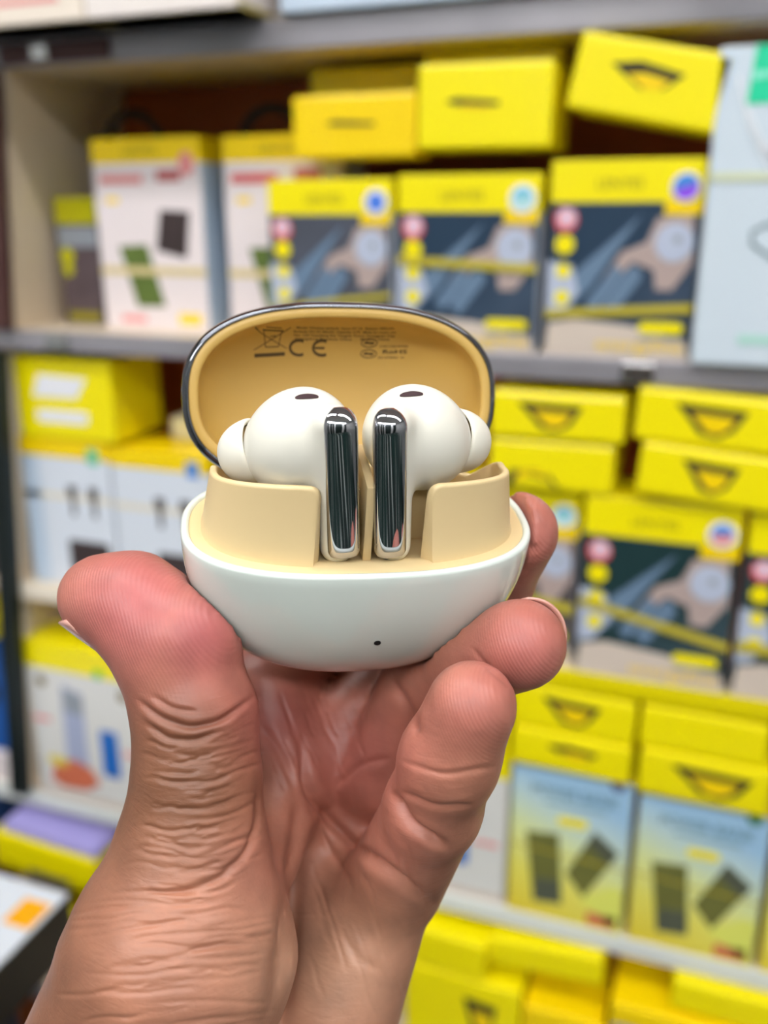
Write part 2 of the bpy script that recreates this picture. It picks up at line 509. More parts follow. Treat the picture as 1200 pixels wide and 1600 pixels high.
# power bank boxes, white with green phone
def phone_box(label, x0, x1, z0, z1, yf, second=False, tilt=0.0):
    c = Carton('power_bank_box', label, 'box', x0, x1, z0, z1, yf, 0.05, BLUEWHITE, 'white boxes with a green power bank printed on', tilt=tilt)  # bluish carton under a white front: shade on the sides painted in
    c.pr('front_print', rect(0, 1, 0, 0.88), PINKWHITE, 1)
    c.band('header_band', 0.875, 1.0, YELLOW2)
    c.pr('power_bank_print', [(0.19, 0.45), (0.46, 0.46), (0.60, 0.13), (0.33, 0.125)], OLIVE, 2)
    c.pr('power_bank_print', [(0.55, 0.43), (0.61, 0.64), (0.88, 0.63), (0.83, 0.39)], UMBER, 2)
    c.pr('title_print', rect(0.06, 0.46, 0.775, 0.82), RED if second else ROSE, 2)
    c.pr('title_print', rect(0.60, 0.82, 0.785, 0.84), mat('brick_print', (190, 90, 90), 0.4), 2)
    c.pr('capacity_tag', rect(0.10, 0.22, 0.675, 0.705), YELLOW2, 2)
    c.pr('price_tag', rect(0.72, 0.93, 0.035, 0.095), YELLOW2, 2)
    c.pr('footer_print', rect(0.16, 0.40, 0.04, 0.075), ROSE, 2)
    c.pr('tape', rect(0, 1, 0.30, 0.34), PALETAPE, 4)
    c.pr('round_sticker', disc(0.88, 0.87, 0.07, 0.06), WHITEP if second else ROSE, 4)
    c.text('LENYES', 0.46, 0.935, 0.010, OLIVEINK, 3, width=0.3 * c.w)
    return c
phone_box('white power bank box with yellow top, leftmost of the two on the top shelf', -0.546, -0.437, 1.243, 1.407, 0.735, False)
phone_box('white power bank box with yellow top, partly behind the first charger box', -0.414, -0.305, 1.243, 1.406, 0.735, True)
c = Carton('gadget_box', 'small dark picture box with yellow top beside the cream side panel', 'box', -0.606, -0.561, 1.243, 1.359, 0.752, 0.05, mat('dark_picture', (92, 78, 82), 0.45, noise=0.5, nscale=45))
c.band('header_band', 0.80, 1.0, mat('olive_yellow_card', (206, 200, 10), 0.35))
c.pr('picture_panel', rect(0, 1, 0.62, 0.78), GREYCARD, 1)
c.px('feature_dot', disc(0.2 * c.w, 0.55 * c.h, 0.17 * c.w), mat('olive_yellow_card', (0, 0, 0)), 2)
c.px('feature_dot', disc(0.2 * c.w, 0.44 * c.h, 0.13 * c.w), mat('olive_yellow_card', (0, 0, 0)), 2)
c.pr('footer_print', rect(0.1, 0.9, 0.03, 0.1), OLIVEINK, 2)

# small yellow boxes lying with their hanging tab forward
def hole_pts(kind, w, h):
    if kind == 'slit':
        return [(-0.2, 0.56), (-0.12, 0.60), (0.2, 0.55), (0.19, 0.50), (-0.14, 0.52)]
    if kind == 'delta':
        return [(-0.24, 0.78), (0.24, 0.74), (0.16, 0.34), (0.06, 0.18), (-0.06, 0.24), (-0.14, 0.5)]
    if kind == 'arch':
        return [(-0.30, 0.06), (-0.22, 0.36), (0.05, 0.42), (0.2, 0.30), (0.3, 0.04), (0.16, 0.22), (-0.04, 0.28), (-0.16, 0.2), (-0.2, 0.05)]
    return [(-0.22, 0.66), (-0.05, 0.74), (0.22, 0.66), (0.12, 0.44), (-0.02, 0.40)]

def tab_box(label, x0, x1, z0, z1, yf, depth, hole, m=YELLOW, tilt=0.0, yaw=0.0, hx=0.0, hs=1.0, flap=True):
    c = Carton('hanging_tab_box', label, 'box', x0, x1, z0, z1, yf, depth, m, 'yellow hanging tab boxes', tilt=tilt, yaw=yaw, bev=0.003)
    if hole:
        p = [((hx + u * hs) * c.w, v * c.h) for u, v in hole_pts(hole, c.w, c.h)]
        c.pr('hang_hole', p, BLACK, 1, frac=False)
        if flap:
            q = [(hx * c.w + (x - hx * c.w) * 0.62 + 0.002, 0.45 * c.h + (z - 0.45 * c.h) * 0.6 - 0.001) for x, z in p]
            c.pr('hole_flap', q, YELLOW2, 2, frac=False)
    return c
tab_box('yellow tab box at the back left, under the top shelf', -0.338, -0.246, 1.4075, 1.455, 0.747, 0.08, 'slit', mat('dull_yellow_card', (228, 208, 0), 0.3), hx=0.08)
tab_box('yellow tab box lying on the leftmost dark charger box', -0.331, -0.231, 1.384, 1.430, YF - 0.004, 0.04, 'slit', YELLOW2, hx=-0.02, hs=1.0)
tab_box('glossy yellow tab box in the middle of the upper stack', -0.229, -0.131, 1.388, 1.446, YF - 0.008, 0.07, 'slit', YELLOW, tilt=0.5, hx=-0.08)
tab_box('dull yellow box squeezed right under the top shelf', -0.238, -0.133, 1.4475, 1.461, 0.735, 0.08, None, mat('dull_yellow_card', (228, 208, 0), 0.3))
tab_box('yellow tab box tilted down to the right beside the white wrapped box', -0.123, -0.022, 1.403, 1.452, YF - 0.010, 0.07, 'eye', YELLOW, tilt=11.5, hx=-0.02, hs=1.1)
tab_box('dark-holed yellow tab box under the middle shelf, upper of two', -0.169, -0.066, 1.178, 1.2155, YF - 0.004, 0.09, 'delta', YELLOW, hx=-0.05)
tab_box('yellow tab box with a dark arch, lower of two beside the fingers', -0.169, -0.072, 1.137, 1.177, YF - 0.002, 0.09, 'arch', YELLOW, hx=-0.15, hs=0.8)
tab_box('big yellow tab box under the right end of the middle shelf', -0.060, 0.045, 1.182, 1.222, YF - 0.006, 0.09, 'delta', YELLOW, tilt=3.0, hx=0.0)
tab_box('yellow tab box on the lower right charger box, tilted', -0.055, 0.050, 1.140, 1.181, YF - 0.008, 0.09, 'delta', YELLOW, tilt=4.0, hx=-0.02, hs=0.8)
# middle shelf, left
def lay_print(c):
    c.pr('white_print', [(0.18, 0.52), (0.26, 0.80), (0.76, 0.78), (0.64, 0.52)], WHITEP, 1)
    c.pr('white_print', rect(0.2, 0.74, 0.20, 0.36, 0.05), WHITEP, 1)
c = Carton('cable_box', 'yellow box with white printed shapes lying in the left corner', 'box', -0.641, -0.531, 1.1385, 1.216, YF + 0.01, 0.08, YELLOW)
lay_print(c)
def bud_box(label, x0, x1, z0, z1, yf, blue, tilt=0.0):
    c = Carton('earphone_box', label, 'box', x0, x1, z0, z1, yf, 0.06, COOLWHITE, 'white earphone boxes on the middle shelf', tilt=tilt)
    c.band('header_band', 0.885, 1.0, YELLOW2)
    if blue:
        c.pr('side_print', rect(0.0, 0.2, 0, 0.885), BLUEWHITE, 1)
    for u in ((0.56, 0.80) if blue else (0.48, 0.74)):
        c.pr('earphone_print', [(u - 0.05, 0.70), (u + 0.05, 0.70), (u + 0.05, 0.64), (u + 0.025, 0.62), (u + 0.02, 0.50), (u - 0.02, 0.50), (u - 0.02, 0.62), (u - 0.05, 0.64)], UMBER, 2)
    c.pr('charging_case_print', rect(0.46 if blue else 0.42, 0.92, 0.10, 0.33, 0.03), UMBER, 2)
    c.pr('tape', rect(0, 1, 0.60, 0.645), mat('cream_tape', (230, 222, 205), 0.3), 1)
    c.pr('sticker', rect(0.78, 0.9, 0.86, 0.96), TEAL if blue else SKYB, 3)
    return c
bud_box('white earphone box with a pale blue left strip in the shelf corner', -0.648, -0.544, 0.984, 1.137, YF + 0.012, True)
bud_box('white earphone box with a blue sticker, half behind the earbud case', -0.541, -0.434, 0.984, 1.134, YF + 0.012, False)
tab_box('pale yellow-white parcel behind the earphone boxes', -0.50, -0.44, 1.1345, 1.158, 0.755, 0.06, None, mat('cream_pack', (232, 222, 186), 0.4))
# lower shelf
def snack_box(label, x0, x1, z0, z1, yf, tilt=0.0):
    c = Carton('vacuum_box', label, 'box', x0, x1, z0, z1, yf, 0.05, mat('ivory_card', (226, 224, 220), 0.35), 'white boxes with a blue bottle printed on', tilt=tilt)
    c.band('header_band', 0.845, 1.0, YELLOW)
    for u in (0.12, 0.78):
        c.px('screw_print', disc(u * c.w, 0.76 * c.h, 0.04 * c.w), mat('bronze_print', (120, 100, 40), 0.4), 2)
    c.pr('tool_print', [(0.28, 0.76), (0.45, 0.72), (0.44, 0.25), (0.26, 0.28)], mat('lilac_grey_print', (170, 178, 206), 0.4), 2)
    c.pr('tool_print', [(0.29, 0.74), (0.45, 0.71), (0.44, 0.58), (0.29, 0.60)], GREYCARD, 3)
    c.pr('bottle_print', rect(0.56, 0.70, 0.22, 0.52, 0.02), BLUEP, 3)
    c.pr('food_print', [(0.10, 0.12), (0.16, 0.24), (0.32, 0.28), (0.46, 0.24), (0.52, 0.15), (0.40, 0.09), (0.2, 0.08)], ORANGEP, 3)
    c.pr('food_print', rect(0.10, 0.26, 0.22, 0.28, 0.02), mat('mustard_print', (226, 206, 80), 0.4), 4)
    c.pr('side_note', rect(0.02, 0.16, 0.50, 0.53), ROSE, 2)
    c.pr('side_note', rect(0.74, 0.94, 0.38, 0.41), ROSE, 2)
    c.px('green_sticker', disc(0.6 * c.w, 0.87 * c.h, 0.035 * c.w), mat('green_badge', (90, 200, 60), 0.3), 3)
    c.pr('floor_print', rect(0.0, 1.0, 0.0, 0.05), SAND, 2)
    return c
snack_box('white box with yellow top and blue bottle print left of the thumb', -0.668, -0.512, 0.729, 0.918, YF + 0.001)
snack_box('white box with a blue bottle print just right of the little finger', -0.262, -0.143, 0.729, 0.888, YF + 0.004)

def gradient_box(label, x0, x1, z0, z1, yf, sticker):
    c = Carton('power_bank_box', label, 'box', x0, x1, z0, z1, yf, 0.055, mat('straw_card', (226, 200, 50), 0.35), 'blue and yellow power bank boxes')
    c.pr('front_print', rect(0, 1, 0, 1), SKYGRAD, 1)
    c.text('POWER BANK', 0.53, 0.86, 0.014, mat('teal_ink', (84, 120, 130), 0.5), 3, width=0.72 * c.w)
    c.pr('subtitle_print', rect(0.29, 0.81, 0.78, 0.80), mat('pale_teal_ink', (140, 170, 176), 0.5), 3)
    c.px('capacity_pill', rect(0.40 * c.w, 0.66 * c.w, 0.655 * c.h, 0.715 * c.h, 0.028 * c.h), YELLOW, 2)
    c.pr('power_bank_print', [(0.14, 0.57), (0.42, 0.59), (0.48, 0.12), (0.23, 0.10)], mat('dark_olive_print', (112, 112, 56), 0.4, noise=0.25, nscale=50), 2)
    c.pr('power_bank_print', [(0.23, 0.26), (0.46, 0.28), (0.48, 0.12), (0.23, 0.10)], mat('grey_olive_print', (88, 92, 76), 0.4), 3)
    c.pr('power_bank_print', [(0.50, 0.34), (0.72, 0.66), (0.93, 0.54), (0.66, 0.20)], mat('dark_olive_print', (0, 0, 0)), 2)
    c.pr('power_bank_print', [(0.66, 0.57), (0.72, 0.66), (0.93, 0.54), (0.86, 0.46)], mat('grey_olive_print', (0, 0, 0)), 3)
    c.pr('footer_print', rect(0.7, 0.95, 0.03, 0.11), ORANGEP, 2)
    c.pr('glow_print', [(0.62, 0.18), (0.99, 0.02), (0.99, 0.3), (0.9, 0.32)], mat('lime_print', (232, 234, 110), 0.4), 2)
    c.pr('tape', [(0, 0.47), (1, 0.44), (1, 0.45), (0, 0.48)], TAPE, 5)
    c.px('round_sticker', disc(0.88 * c.w, 0.99 * c.h, 0.06 * c.w), sticker, 6)
    return c
INDIGO = mat('indigo_badge', (84, 78, 130), 0.4)
DGREEN = mat('green_dark_badge', (60, 120, 76), 0.4)
gradient_box('blue and yellow power bank box beside the white bottle box', -0.139, -0.036, 0.729, 0.886, YF + 0.001, INDIGO)
gradient_box('blue and yellow power bank box nearest the right picture edge', -0.030, 0.073, 0.729, 0.880, YF + 0.001, DGREEN)
gradient_box('third power bank box, cut off by the right picture edge', 0.079, 0.182, 0.729, 0.880, YF + 0.001, INDIGO)
tab_box('yellow tab box with two dark holes above the left power bank box', -0.142, -0.040, 0.925, 0.965, YF - 0.002, 0.06, 'delta', YELLOW, tilt=2.0, hx=-0.02, hs=1.0)
tab_box('lower yellow tab box pressed on the left power bank box', -0.141, -0.040, 0.8875, 0.924, YF - 0.004, 0.06, 'eye', YELLOW, tilt=1.5, hx=0.02, hs=1.0)
tab_box('yellow tab box under the shelf above the right power bank box', -0.036, 0.062, 0.926, 0.964, YF - 0.002, 0.06, None, YELLOW, tilt=1.0)
tab_box('yellow tab box with a black triangle hole above the right power bank box', -0.034, 0.068, 0.8825, 0.925, YF - 0.004, 0.06, 'delta', YELLOW, tilt=1.0, hx=0.06, hs=1.3)
tab_box('yellow box above the white bottle box, behind the little finger', -0.25, -0.145, 0.890, 0.94, YF + 0.002, 0.06, 'eye', YELLOW)
# bottom shelf goods
tab_box('yellow pouch box right of the wrist, below the pale rail', -0.236, -0.154, 0.655, 0.697, YF - 0.02, 0.09, None, YELLOW, tilt=2.0)
tab_box('yellow lid box hanging under the pale rail by the left power bank box', -0.152, -0.046, 0.675, 0.7055, YF - 0.012, 0.09, None, YELLOW, tilt=-4.0)
tab_box('yellow box with a dark triangle at the bottom beside the wrist', -0.232, -0.118, 0.560, 0.653, YF - 0.02, 0.09, 'delta', YELLOW, hx=0.16, hs=0.6)
tab_box('flat yellow box at the bottom, between two others', -0.116, -0.042, 0.545, 0.642, YF - 0.02, 0.09, None, YELLOW2)
c = tab_box('yellow box with a grey printed panel in the bottom right corner', -0.038, 0.10, 0.545, 0.672, YF - 0.02, 0.09, None, YELLOW2)
c.pr('grey_panel', rect(0.03, 0.98, 0.05, 0.84), GREYCARD, 1)
tab_box('yellow box under the pale rail in the bottom right corner', 0.012, 0.12, 0.676, 0.7075, YF - 0.012, 0.09, None, YELLOW, tilt=1.0)
# bottom left goods
c = Carton('yellow_case', 'yellow and lilac box lying left of the thumb base', 'box', -0.722, -0.585, 0.634, 0.684, YF - 0.03, 0.10, YELLOW, tilt=3.0, bev=0.004)
box('lilac_top', -c.w / 2 + 0.012, c.w / 2, 0.004, c.d, c.h - 0.0005, c.h + 0.012, mat('lilac_card', (168, 160, 222), 0.35), c.o, 0.002)
c.pr('dark_window', rect(0.35, 0.75, 0.0, 0.28), mat('grey_window', (128, 124, 90), 0.5), 1)
c = Carton('red_box', 'dark red box in the lower left corner under the shelf', 'box', -0.84, -0.73, 0.590, 0.660, YF - 0.02, 0.08, mat('dark_red_card', (130, 18, 48), 0.4))
c.pr('label', rect(0.1, 0.5, 0.2, 0.5), mat('dark_maroon', (70, 10, 30), 0.4), 1)
c = Carton('blue_box', 'dark blue box at the left edge just below the shelf', 'box', -0.84, -0.732, 0.6625, 0.706, YF - 0.02, 0.08, mat('navy_card', (18, 56, 116), 0.4))
c.pr('label', rect(0.5, 0.9, 0.2, 0.6), mat('mid_blue', (30, 90, 170), 0.4), 1)
c = Carton('yellow_pouch', 'small yellow pack low at the left behind the wrist', 'box', -0.655, -0.615, 0.548, 0.595, YF - 0.03, 0.08, YELLOW, bev=0.01)
c.pr('seam', rect(0.1, 0.9, 0.45, 0.5), OLIVEINK, 1)
for i, (x0, x1, z0, z1, m, lab) in enumerate([(-0.82, -0.712, 0.765, 0.93, mat('mid_blue', (30, 90, 170), 0.4), 'blue picture box beyond the dark upright at the left edge'),
                                            (-0.80, -0.689, 0.984, 1.05, mat('dark_picture', (0, 0, 0)), 'dark box beyond the upright, level with the thumb tip')]):
    c = Carton('side_bay_box', lab, 'box', x0, x1, z0, z1, YF + 0.01, 0.08, m)
    c.band('header_band', 0.86, 1.0, YELLOW)
    c.pr('picture', disc(0.82, 0.45, 0.12, 0.1), DARKSTEEL, 2)
c = Carton('white_pack', 'white pack under the blue box beyond the upright', 'box', -0.82, -0.712, 0.7295, 0.764, YF + 0.004, 0.08, PINKWHITE)
c.pr('label', rect(0.1, 0.6, 0.2, 0.6), ROSE, 1)
# white wrapped box, right
c = Carton('wrapped_box', 'white plastic-wrapped box with green logo at the right edge', 'box', -0.024, 0.110, 1.243, 1.446, YF - 0.010, 0.06, mat('wrapped_white', (214, 226, 236), 0.2, coat=1.0))
c.pr('green_logo', [(0.14, 0.83), (0.42, 0.83), (0.42, 1.0), (0.16, 1.0)], mat('mint_print', (40, 214, 160), 0.3), 1)
c.pr('logo_stroke', [(0.16, 0.90), (0.30, 0.915), (0.30, 0.925), (0.16, 0.925)], mat('pale_mint', (150, 240, 214), 0.3), 2)
def stroke(c, name, pts, wd, m, layer):
    L = []; Rr = []
    for i, (x, z) in enumerate(pts):
        a = pts[max(0, i - 1)]; b = pts[min(len(pts) - 1, i + 1)]
        dx, dz = b[0] - a[0], b[1] - a[1]
        l = math.hypot(dx, dz) or 1
        L.append((x - dz / l * wd, z + dx / l * wd)); Rr.append((x + dz / l * wd, z - dx / l * wd))
    me = mesh([(x - c.w / 2, -0.0003 * layer, z) for x, z in L + Rr], [(i, i + 1, i + 1 + len(L), i + len(L)) for i in range(len(L) - 1)])
    return link(name, fixnormals(me), m, c.o)
stroke(c, 'cable_print', [(0.090, 0.092), (0.060, 0.092), (0.040, 0.094), (0.031, 0.089), (0.032, 0.081), (0.046, 0.072), (0.066, 0.060), (0.090, 0.050)], 0.0013, mat('grey_green_ink', (120, 140, 146), 0.4), 2)
stroke(c, 'cable_print', [(0.050, 0.150), (0.050, 0.118), (0.044, 0.108), (0.047, 0.096)], 0.0022, mat('pale_grey_ink', (190, 200, 214), 0.4), 2)
c.pr('tape', rect(0, 1, 0.60, 0.625), mat('pale_lime_tape', (214, 220, 184), 0.3), 3)
c.pr('mint_print', rect(0.22, 0.58, 0.075, 0.105), mat('mint_ink', (176, 222, 208), 0.4), 2)
for i in range(4):
    stroke(c, 'film_crease', [(0.012 + 0.008 * i, 0.185 - 0.02 * i), (0.022 + 0.009 * i, 0.155 - 0.01 * i), (0.040 + 0.008 * i, 0.125)], 0.0007, WHITEP, 4)
# goods standing on the top shelf
for i, (x0, x1, yf, m, lab) in enumerate([(-0.70, -0.482, 0.655, mat('peach_white_card', (246, 232, 216), 0.4), 'peach-white carton on the top shelf at the left corner'),
                                      (-0.480, -0.352, 0.655, mat('rose_white_card', (244, 234, 228), 0.4), 'rose-white carton on the top shelf, second from the left corner'),
                                      (-0.335, -0.05, 0.69, BLUEWHITE, 'long pale blue carton on the top shelf near the middle'),
                                      (-0.045, 0.2, 0.68, COOLWHITE, 'cool white carton on the top shelf at the right')]):
    c = Carton('stock_carton', lab, 'carton', x0, x1, 1.4845, 1.62, yf, 0.12, m)
    c.pr('printed_line', rect(0.3, 0.9, 0.1, 0.13), ROSE if i < 2 else GREYCARD, 1)
    box('base_tray', -c.w / 2 - 0.001, c.w / 2 + 0.001, 0.004, c.d, 0.0, 0.004, mat('olive_tray', (176, 160, 92), 0.5), c.o)
# black cables behind the power bank boxes
for i, x in enumerate((-0.545, -0.40)):
    bm = bmesh.new()
    n, k = 28, 8
    rings = []
    for a in range(n + 1):
        t = math.pi * a / n
        cx, cz = x - 0.03 * math.cos(t), 1.405 + 0.028 * math.sin(t)
        nx, nz = -math.cos(t), math.sin(t)
        rings.append([bm.verts.new((cx + nx * 0.004 * math.cos(q), 0.80 + 0.004 * math.sin(q), cz + nz * 0.004 * math.cos(q))) for q in [2 * math.pi * j / k for j in range(k)]])
    for a in range(n):
        for j in range(k):
            bm.faces.new((rings[a][j], rings[a][(j + 1) % k], rings[a + 1][(j + 1) % k], rings[a + 1][j]))
    me = bpy.data.meshes.new('m'); bm.to_mesh(me); bm.free()
    lab = 'black cable loop in the dark behind the %s white power bank box' % ('left', 'right')[i]
    tag(link('cable_loop', fixnormals(me), mat('black_cable', (26, 26, 32), 0.5), None, True), lab, 'cable')
    b2 = box('cable_pack', x - 0.045, x + 0.045, 0.789, 0.82, 1.2432, 1.4025, mat('black_pack', (30, 28, 32), 0.5), None, 0.003)
    tag(b2, 'black pack hidden behind the %s white power bank box' % ('left', 'right')[i], 'box')
# counter in the lower left with a white flat box on it
ct = thing('counter', 'dark blue counter in the lower left corner', 'counter', Matrix.Translation((-0.72, 0.42, 0)))
box('cabinet', -0.24, 0.16, -0.30, 0.10, 0.0, 0.66, mat('dark_blue_cabinet', (30, 40, 62), 0.5), ct, 0.003)
box('counter_top', -0.25, 0.18, -0.32, 0.12, 0.66, 0.69, mat('dark_counter_top', (34, 38, 40), 0.35), ct, 0.003)
c = Carton('flat_box', 'flat white box with an orange sticker on the dark counter', 'box', -0.84, -0.516, 0.6905, 0.75, 0.30, 0.257, mat('black_side_card', (24, 28, 26), 0.4))
box('white_lid_face', -c.w / 2 + 0.001, c.w / 2 - 0.001, 0.001, c.d - 0.001, c.h - 0.0004, c.h + 0.0012, COOLWHITE, c.o)
box('orange_sticker', c.w / 2 - 0.034, c.w / 2 - 0.005, c.d - 0.05, c.d - 0.018, c.h + 0.001, c.h + 0.0015, mat('orange_sticker', (250, 176, 10), 0.35), c.o)

# ------------------------------------------------------------------ earbud case
CASE_YAW, CASE_PITCH, CASE_ROLL = math.radians(11.0), math.radians(31.0), math.radians(4.5)
CASE_O = (-4.6, 1.7, 165.5)
Ry = Matrix(((math.cos(CASE_YAW), -math.sin(CASE_YAW), 0), (0, 0, -1), (math.sin(CASE_YAW), math.cos(CASE_YAW), 0)))   # columns: case x, y(back), z(up) in the camera-side frame
Rp = Matrix(((1, 0, 0), (0, math.cos(CASE_PITCH), -math.sin(CASE_PITCH)), (0, math.sin(CASE_PITCH), math.cos(CASE_PITCH))))
CASE3 = Matrix.Rotation(CASE_ROLL, 3, 'Z') @ Rp @ Ry
CASE_V = Matrix.Translation(CASE_O) @ CASE3.to_4x4()          # case millimetres -> camera-side millimetres
CASE_W = V2W @ CASE_V                                         # case millimetres -> world
A, B, N, CH, MP = 31.0, 18.0, 2.55, 30.0, 2.25

def outline(a, b, n=N, k=144):
    t = np.linspace(0, 2 * np.pi, 4001)
    x = a * np.sign(np.cos(t)) * np.abs(np.cos(t)) ** (2 / n)
    y = b * np.sign(np.sin(t)) * np.abs(np.sin(t)) ** (2 / n)
    s = np.concatenate([[0], np.cumsum(np.hypot(np.diff(x), np.diff(y)))])
    q = np.linspace(0, s[-1], k + 1)[:-1]
    return np.stack([np.interp(q, s, x), np.interp(q, s, y)], 1)

def rings_me(rings, close_end=True, close_start=False):
    vs = [tuple(p) for r in rings for p in r]
    k = len(rings[0]); fs = []
    for i in range(len(rings) - 1):
        for j in range(k):
            fs.append((i * k + j, i * k + (j + 1) % k, (i + 1) * k + (j + 1) % k, (i + 1) * k + j))
    if close_end:
        c = np.mean(rings[-1], 0); vs.append(tuple(c)); q = len(vs) - 1; b0 = (len(rings) - 1) * k
        fs += [(b0 + j, b0 + (j + 1) % k, q) for j in range(k)]
    if close_start:
        c = np.mean(rings[0], 0); vs.append(tuple(c)); q = len(vs) - 1
        fs += [((j + 1) % k, j, q) for j in range(k)]
    return fixnormals(mesh(vs, fs))

def ring(o, z, a=A, b=B, k=144):
    p = outline(a - o, b - o, N, k)
    return np.concatenate([p, np.full((k, 1), z)], 1)

CASE_WHITE = mat('gloss_white_shell', (220, 230, 223), 0.12, coat=0.6)
BEIGE = mat('beige_liner', (222, 197, 148), 0.42)
CHROME = mat('dark_chrome', (186, 186, 192), 0.04, metal=1.0)
BUDW = mat('ivory_bud', (232, 229, 216), 0.28)
case = thing('earbud_case', 'open white earbud charging case with beige liner held in the hand', 'earbud case', CASE_W)

rr = [ring(3.0, -3.0), ring(1.4, -1.2), ring(1.4, 0.3), ring(1.15, 0.58), ring(0.75, 0.68), ring(0.35, 0.58), ring(0.1, 0.3), ring(0, 0)]
base_o = outline(A, B)
for i in range(1, 40):
    ph = math.pi / 2 * i / 40
    t = math.sin(ph) ** (2 / MP); g = math.cos(ph) ** (2 / MP)
    rr.append(np.concatenate([base_o * g, np.full((144, 1), -CH * t)], 1))
rr.append(np.concatenate([base_o * 0.001, np.full((144, 1), -CH)], 1))
link('base_shell', rings_me(rr), CASE_WHITE, case, True)

# liner: ledge, deck, raised walls with the front gap
HW, GAP, GAPR = 14.0, 9.2, 10.8
lv, lf = [], []
def addm(vs, fs):
    b0 = len(lv)
    lv.extend([tuple(v) for v in vs]); lf.extend([tuple(i + b0 for i in f) for f in fs])
led = [ring(1.35, -0.4), ring(1.4, 0.05), ring(1.7, 0.22), ring(3.5, 0.25), ring(4.5, 0.2), ring(9, -1.5), ring(16, -1.5)]
k = 144
vs = [tuple(p) for r in led for p in r]
fs = [(i * k + j, i * k + (j + 1) % k, (i + 1) * k + (j + 1) % k, (i + 1) * k + j) for i in range(len(led) - 1) for j in range(k)]
vs.append((0, 0, -1.5)); fs += [((len(led) - 1) * k + j, (len(led) - 1) * k + (j + 1) % k, len(vs) - 1) for j in range(k)]
addm(vs, fs)
K2 = 480
def wall_run():
    o0 = outline(A - 3.6, B - 3.6, N, K2)
    start = int(np.argmin(np.abs(o0[:, 0] - GAPR) + (o0[:, 1] > 0) * 99))
    idx = []
    i = start
    while True:
        idx.append(i % K2)
        i += 1
        x, y = o0[i % K2]
        if y < 0 and -GAP <= x <= GAPR:
            break
    return idx
idx = wall_run()
prof = [(3.3, 0.0, 0), (3.7, 0.9, 0), (5.25, -0.55, 1), (5.35, -0.2, 1), (5.6, 0.0, 1), (6.2, 0.0, 1), (6.45, -0.2, 1), (6.55, -0.6, 1), (6.55, -1.0, 0)]
P = {o: outline(A - o, B - o, N, K2) for o, z, t in prof}
s_of = np.concatenate([[0], np.cumsum([np.hypot(*(P[5.25][idx[i]] - P[5.25][idx[i - 1]])) for i in range(1, len(idx))])])
vs = []
for n_, i in enumerate(idx):
    e = min(s_of[n_], s_of[-1] - s_of[n_]); r = 1.8
    yy = P[5.25][i][1]
    hh = HW - 3.0 * np.clip((yy + 12.0) / 12.0, 0, 1) - 6.0 * np.clip((yy - 1.0) / 7.0, 0, 1) ** 1.5
    if e < r: hh = hh - r + math.sqrt(max(0, r * r - (r - e) ** 2))
    for o, z, t in prof:
        vs.append((P[o][i][0], P[o][i][1], (hh + z) if t else z))
m_ = len(prof)
fs = [(a * m_ + b, a * m_ + b + 1, (a + 1) * m_ + b + 1, (a + 1) * m_ + b) for a in range(len(idx) - 1) for b in range(m_ - 1)]
fs += [tuple(range(m_)), tuple((len(idx) - 1) * m_ + b for b in range(m_ - 1, -1, -1))]
addm(vs, fs)
yfront = P[5.6][idx[0]][1]
def addbox(x0, x1, y0, y1, z0, z1, bev=0.25):
    me = box_me(x0, x1, y0, y1, z0, z1, bev)
    addm([v.co for v in me.vertices], [p.vertices for p in me.polygons])
    bpy.data.meshes.remove(me)
for s in (-1, 1):
    g_ = GAPR if s > 0 else GAP
    xs = sorted((s * (g_ + 0.1), s * (g_ + 1.3)))
    addbox(xs[0], xs[1], yfront + 1.0, 5, -1, HW - 2.0)
addbox(-0.75, 0.75, -11.5, 4, -1, 13.5, 0.3)
addbox(-GAP - 0.5, GAPR + 0.5, -4.5, -3.5, -1, 9, 0.2)
me = fixnormals(mesh(lv, lf))
o = link('tray_liner', me, BEIGE, case, True)
me.set_sharp_from_angle(angle=math.radians(40))
# microphone hole at the front, low on the shell
def shell_pt(x, z):
    t = -z / CH
    g = (1 - t ** MP) ** (1 / MP)
    return -B * g * max(0, 1 - abs(x / (A * g)) ** N) ** (1 / N)
zz = -14.4
bm = bmesh.new()
bmesh.ops.create_cone(bm, cap_ends=True, segments=20, radius1=0.6, radius2=0.6, depth=0.5)
me = bpy.data.meshes.new('m'); bm.to_mesh(me); bm.free()
o = link('microphone_hole', me, BLACK, case)
yy0 = shell_pt(2.0, zz)
sl = (shell_pt(2.0, zz + 0.3) - shell_pt(2.0, zz - 0.3)) / 0.6
o.matrix_local = Matrix.Translation((2.0, yy0 + 0.15, zz)) @ Matrix.Rotation(math.radians(90) - math.atan(sl), 4, 'X')

# lid
LID_OPEN = math.radians(116.0)
LID_Y, LID_Z, LID_X = 15.5, -2.0, -0.6
LA, LB, LH = 30.0, 17.6, 13.0
ca, sa = math.cos(LID_OPEN), math.sin(LID_OPEN)
LID_M = Matrix.Translation((LID_X, LID_Y, LID_Z)) @ Matrix(((1, 0, 0, 0), (0, ca, sa, 0), (0, -sa, ca, 0), (0, 0, 0, 1))) @ Matrix.Translation((0, -LB, 0))
def lring(o, z, k=144):
    return ring(o, z, LA, LB, k)
def dome(o, depth, z0, n=30, p=2.6, k=144):
    out = []
    base = outline(LA - o, LB - o, N, k)
    for i in range(n + 1):
        ph = math.pi / 2 * i / n
        g = max(0.001, math.cos(ph) ** (2 / p)); t = math.sin(ph) ** (2 / p)
        out.append(np.concatenate([base * g, np.full((k, 1), z0 + depth * t)], 1))
    return out
LINER_O, LINER_D, LINER_P = 2.7, 10.8, 2.7
